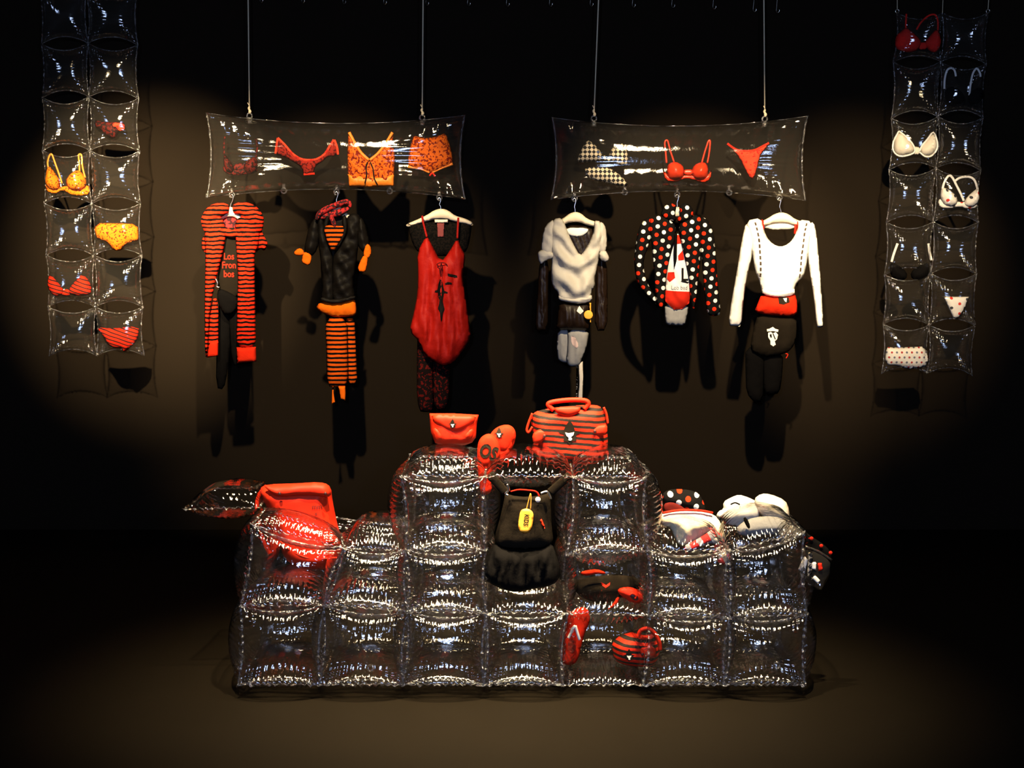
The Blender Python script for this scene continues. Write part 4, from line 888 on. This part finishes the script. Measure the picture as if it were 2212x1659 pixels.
ptube(th, 'shoulder_strap', [(566, 1060), (556, 1080), (556, 1110), (564, 1150), (574, 1180), (584, 1196)], YM + 0.02, 0.010, M_redleather, flat=0.35)
# children's black dress with its tag
YD = 6.60
th = thing('childrens_dress', 'black dungaree dress for a child hung in the middle of the shelf', 'dress', W(1125, 1278, YD))
pdr = puff(th, 'bodice', [(1092, 1060), (1100, 1070), (1140, 1074), (1180, 1068), (1188, 1060), (1190, 1100), (1192, 1140), (1196, 1170), (1180, 1184), (1125, 1190), (1070, 1180), (1068, 1160), (1080, 1120), (1088, 1085)], YD, 0.035, M_blackknit, wr=0.005)
psk = puff(th, 'skirt', [(1068, 1172), (1090, 1184), (1130, 1188), (1175, 1182), (1192, 1172), (1202, 1200), (1212, 1235), (1204, 1258), (1180, 1268), (1150, 1272), (1120, 1280), (1085, 1274), (1055, 1258), (1030, 1245), (1040, 1215), (1056, 1190)], YD, 0.055, M_black, folds=[(0.012, 1, 0.1, 0.07, 0), (0.008, 1, -0.15, 0.045, 1)], R=0.05)
ptube(th, 'strap', [(1092, 1064), (1076, 1045), (1056, 1024)], YD + 0.01, 0.020, M_blackknit, flat=0.3)
ptube(th, 'strap', [(1188, 1064), (1206, 1048), (1232, 1026)], YD + 0.01, 0.020, M_blackknit, flat=0.3)
ptube(th, 'neck_piping', [(1103, 1062), (1120, 1058), (1140, 1059), (1158, 1062), (1165, 1072)], YD - 0.03, 0.004, M_redprint)
for pts in ([(1095, 1046), (1099, 1058), (1092, 1066), (1098, 1070)], [(1168, 1066), (1178, 1062), (1184, 1064), (1190, 1078)]): ptube(th, 'buckle', pts, YD - 0.04, 0.006, M_metal)
disc(th, 'button', W(1162, 1079, YD - 0.035), 0.013, M_whemb, 0.008)
puff(th, 'red_tab', [(1164, 1112), (1169, 1118), (1178, 1140), (1176, 1143), (1168, 1130)], YD - 0.034, 0.006, M_redleather)
th = thing('swing_tag', 'orange swing tag reading KIDS on the black dress', 'tag', W(1136, 1152, YD - 0.06))
ptg = puff(th, 'card', [(1128, 1100), (1140, 1098), (1150, 1104), (1153, 1114), (1150, 1135), (1146, 1148), (1135, 1153), (1123, 1149), (1119, 1138), (1121, 1118), (1124, 1105)], YD - 0.062, 0.004, M_tag, R=0.004)
text(ptg, 'lettering', 'KIDS', 1136.5, 1123, 14, M_blkprint, parent=th, rot=-math.pi / 2 - 0.11, off=0.002, sx=0.85, bold=0.0009)
ptube(th, 'tag_cord', [(1137, 1101), (1141, 1085), (1146, 1066), (1147, 1080), (1146, 1100)], YD - 0.058, 0.0022, M_tagcord, seg=6)
# things lying in the open cell
YT = 6.72
th = thing('rolled_tee', 'black T-shirt with red prints lying rolled in the open cell', 'T-shirt', W(1300, 1305, YT))
prt = puff(th, 'body', [(1238, 1262), (1256, 1250), (1290, 1244), (1330, 1242), (1366, 1244), (1384, 1256), (1380, 1276), (1350, 1288), (1320, 1300), (1296, 1306), (1268, 1296), (1246, 1284)], YT, 0.07, M_blackknit, folds=[(0.012, 0.4, 0.9, 0.12, 0)], wr=0.006)
decal(prt, 'red_print', [(1297, 1254), (1303, 1256), (1308, 1259), (1317, 1254), (1316, 1259), (1307, 1264), (1300, 1260)], M_redprint, parent=th)
puff(th, 'red_binding', [(1254, 1236), (1266, 1232), (1290, 1229), (1308, 1236), (1307, 1241), (1290, 1239), (1268, 1244), (1256, 1241)], YT - 0.05, 0.012, M_red)
th = thing('coin_purse', 'small oval red coin purse with strap beside the rolled T-shirt', 'purse', W(1360, 1305, YT - 0.08))
pco = puff(th, 'body', [(1334, 1272), (1352, 1267), (1372, 1270), (1386, 1282), (1391, 1296), (1382, 1303), (1364, 1302), (1348, 1292), (1336, 1282)], YT - 0.09, 0.022, M_redleather)
decal(pco, 'dark_mark', [(1358, 1280), (1372, 1280), (1380, 1290), (1374, 1297), (1362, 1290)], M_rivet, parent=th, smooth=1)
ptube(th, 'curl', [(1360, 1286), (1366, 1282), (1374, 1287), (1372, 1293)], YT - 0.115, 0.005, M_redleather)
puff(th, 'strap', [(1340, 1290), (1334, 1306), (1318, 1316), (1312, 1315), (1326, 1302), (1332, 1290)], YT - 0.085, 0.006, M_red)
# lower open cell: flip-flop and small purse
YL = 6.66
th = thing('flip_flop', 'red flip-flop standing upright in the lower cell', 'flip-flop', W(1235, 1437, YL))
pfl = puff(th, 'sole', [(1226, 1330), (1238, 1318), (1256, 1310), (1272, 1316), (1276, 1340), (1264, 1365), (1256, 1395), (1248, 1428), (1236, 1437), (1220, 1436), (1211, 1424), (1215, 1390), (1220, 1355)], YL, 0.022, M_redfoam, R=0.015, smooth=2)
ptube(th, 'toe_strap', [(1228, 1378), (1233, 1368), (1237, 1358), (1243, 1352)], YL - 0.045, 0.007, M_whemb)
ptube(th, 'toe_strap', [(1243, 1352), (1247, 1366), (1252, 1382)], YL - 0.045, 0.007, M_whemb)
decal(pfl, 'footbed_print', [(1226, 1382), (1240, 1378), (1246, 1396), (1236, 1408), (1226, 1400)], cloth('dull_red_print', (0.36, 0.04, 0.02)), parent=th, smooth=1)
th = thing('small_handbag', 'small red striped handbag with pale heart lying in the lower cell', 'handbag', W(1375, 1442, YL))
psm = puff(th, 'body', [(1322, 1388), (1340, 1372), (1362, 1366), (1384, 1358), (1404, 1364), (1420, 1382), (1427, 1400), (1422, 1424), (1410, 1440), (1380, 1442), (1345, 1436), (1328, 1426), (1323, 1405)], YL, 0.075, M_bagstripe, R=0.06, wr=0.008)
emblem(psm, th, 1356, 1405, 14)
ptube(th, 'handle', [(1378, 1378), (1384, 1362), (1400, 1358), (1414, 1368), (1424, 1388), (1426, 1404)], YL - 0.07, 0.010, M_redleather)
psp = puff(th, 'side_tab', [(1381, 1396), (1396, 1392), (1414, 1398), (1418, 1412), (1412, 1422), (1390, 1424), (1382, 1412)], YL - 0.07, 0.012, M_redleather)
disc(th, 'rivet', W(1388, 1413, YL - 0.085), 0.0075, M_rivet)
# right end of the shelf
YR = 7.02
th = thing('polka_cap', 'black polka dot cap with dark red lining at the right of the shelf', 'cap', W(1475, 1112, YR))
puff(th, 'crown', [(1430, 1068), (1442, 1058), (1464, 1056), (1490, 1058), (1510, 1066), (1520, 1084), (1527, 1108), (1500, 1112), (1470, 1106), (1450, 1098), (1434, 1092)], YR, 0.06, M_polka)
puff(th, 'lining', [(1433, 1088), (1450, 1084), (1468, 1090), (1484, 1102), (1488, 1108), (1450, 1110), (1434, 1106)], YR - 0.052, 0.010, cloth('dark_red_lining', (0.08, 0.008, 0.006)))
YT2 = 6.86
th = thing('tartan_shirt', 'folded cream shirt with red tartan trim on the right cushion', 'shirt', W(1490, 1195, YT2))
puff(th, 'fold', [(1422, 1118), (1436, 1106), (1470, 1104), (1510, 1104), (1542, 1110), (1558, 1130), (1566, 1160), (1560, 1172), (1545, 1162), (1530, 1150), (1512, 1164), (1480, 1180), (1464, 1178), (1456, 1160), (1446, 1140), (1426, 1134)], YT2, 0.07, cloth('cream_poplin', (0.82, 0.74, 0.52)), folds=[(0.010, 0.9, 0.4, 0.07, 0)], wr=0.006)
puff(th, 'tartan_trim', [(1476, 1180), (1496, 1170), (1520, 1156), (1538, 1144), (1552, 1150), (1562, 1168), (1556, 1176), (1530, 1176), (1508, 1186), (1482, 1196)], YT2 - 0.06, 0.02, M_redwhite, smooth=0)
puff(th, 'hanging_end', [(1552, 1190), (1566, 1186), (1578, 1196), (1576, 1216), (1562, 1222), (1550, 1214)], YT2 - 0.10, 0.012, M_redwhite)
ptube(th, 'red_piping', [(1432, 1108), (1470, 1102), (1512, 1103), (1540, 1108)], YT2 - 0.02, 0.006, M_redprint)
YW = 7.0
th = thing('folded_top', 'crumpled bright white top behind the tartan shirt on the shelf', 'top', W(1600, 1140, YW))
pwt = puff(th, 'fold', [(1563, 1100), (1562, 1084), (1580, 1074), (1596, 1068), (1616, 1074), (1636, 1084), (1645, 1104), (1640, 1122), (1610, 1134), (1590, 1140), (1562, 1132), (1546, 1116), (1552, 1104)], YW, 0.08, M_white, folds=[(0.014, 0.5, 0.8, 0.13, 0)], wr=0.010)
ptube(th, 'dark_trim', [(1578, 1090), (1588, 1086), (1598, 1090)], YW - 0.088, 0.004, M_blkprint)
th = thing('folded_top', 'pale cream rolled top at the right end of the shelf', 'top', W(1675, 1130, YW))
puff(th, 'fold', [(1628, 1078), (1644, 1066), (1664, 1067), (1696, 1080), (1705, 1100), (1706, 1128), (1680, 1134), (1650, 1120), (1636, 1100)], YW - 0.02, 0.08, cloth('warm_white_jersey', (0.76, 0.68, 0.56)), folds=[(0.008, 0.4, 0.9, 0.14, 1)], wr=0.006)
th = thing('grey_top', 'pale grey folded top with dark strap lying under the white tops', 'top', W(1650, 1160, YW - 0.08))
puff(th, 'fold', [(1590, 1140), (1612, 1122), (1650, 1114), (1690, 1118), (1706, 1136), (1700, 1152), (1650, 1158), (1596, 1160)], YW - 0.10, 0.04, M_grey)
puff(th, 'dark_strap', [(1604, 1120), (1612, 1116), (1622, 1138), (1616, 1144)], YW - 0.145, 0.006, M_black)
YK = 6.62
th = thing('clear_pouch', 'clear zip pouch with playing card print hung on the right end of the shelf', 'pouch', W(1775, 1278, YK))
pk1 = puff(th, 'body', [(1739, 1178), (1770, 1190), (1797, 1208), (1795, 1235), (1782, 1262), (1772, 1278), (1750, 1262), (1728, 1246), (1722, 1226), (1730, 1200)], YK, 0.030, film('smoky_pouch_film', haze=0.012, tint=(0.72, 0.70, 0.68)))
puff(th, 'back_fabric', [(1728, 1140), (1752, 1158), (1786, 1180), (1798, 1200), (1794, 1240), (1772, 1272), (1745, 1230), (1738, 1180)], YK + 0.05, 0.012, M_black)
ptube(th, 'zip', [(1740, 1180), (1770, 1192), (1797, 1210)], YK - 0.01, 0.005, M_metal)
for q, m in (([(1737, 1200), (1746, 1210), (1738, 1240), (1724, 1230)], M_whsuit), ([(1746, 1192), (1756, 1196), (1754, 1240), (1744, 1244)], M_check), ([(1754, 1214), (1764, 1214), (1763, 1232), (1752, 1228)], M_whemb), ([(1766, 1216), (1775, 1216), (1778, 1231), (1768, 1234)], M_redprint), ([(1760, 1242), (1772, 1254), (1767, 1262), (1754, 1250)], M_whemb)):
    puff(th, 'card', q, YK - 0.034, 0.002, m, smooth=0, R=0.002)
for x_, y_ in ((1753, 1163), (1774, 1179), (1794, 1194)): disc(th, 'red_dot', W(x_, y_, YK + 0.034), 0.009, M_redprint, 0.003)

# a thing made of a single mesh is that mesh itself
bpy.context.view_layer.update()
for e in THINGS:
    ch = [o for o in bpy.data.objects if o.parent is e]
    if len(ch) == 1:
        c = ch[0]; nm = e.name.split('.')[0]
        c.parent = None; c.location = e.location
        for k in ('label', 'category', 'group'):
            if k in e: c[k] = e[k]
        e.name = 'gone'; c.name = nm
        bpy.data.objects.remove(e)
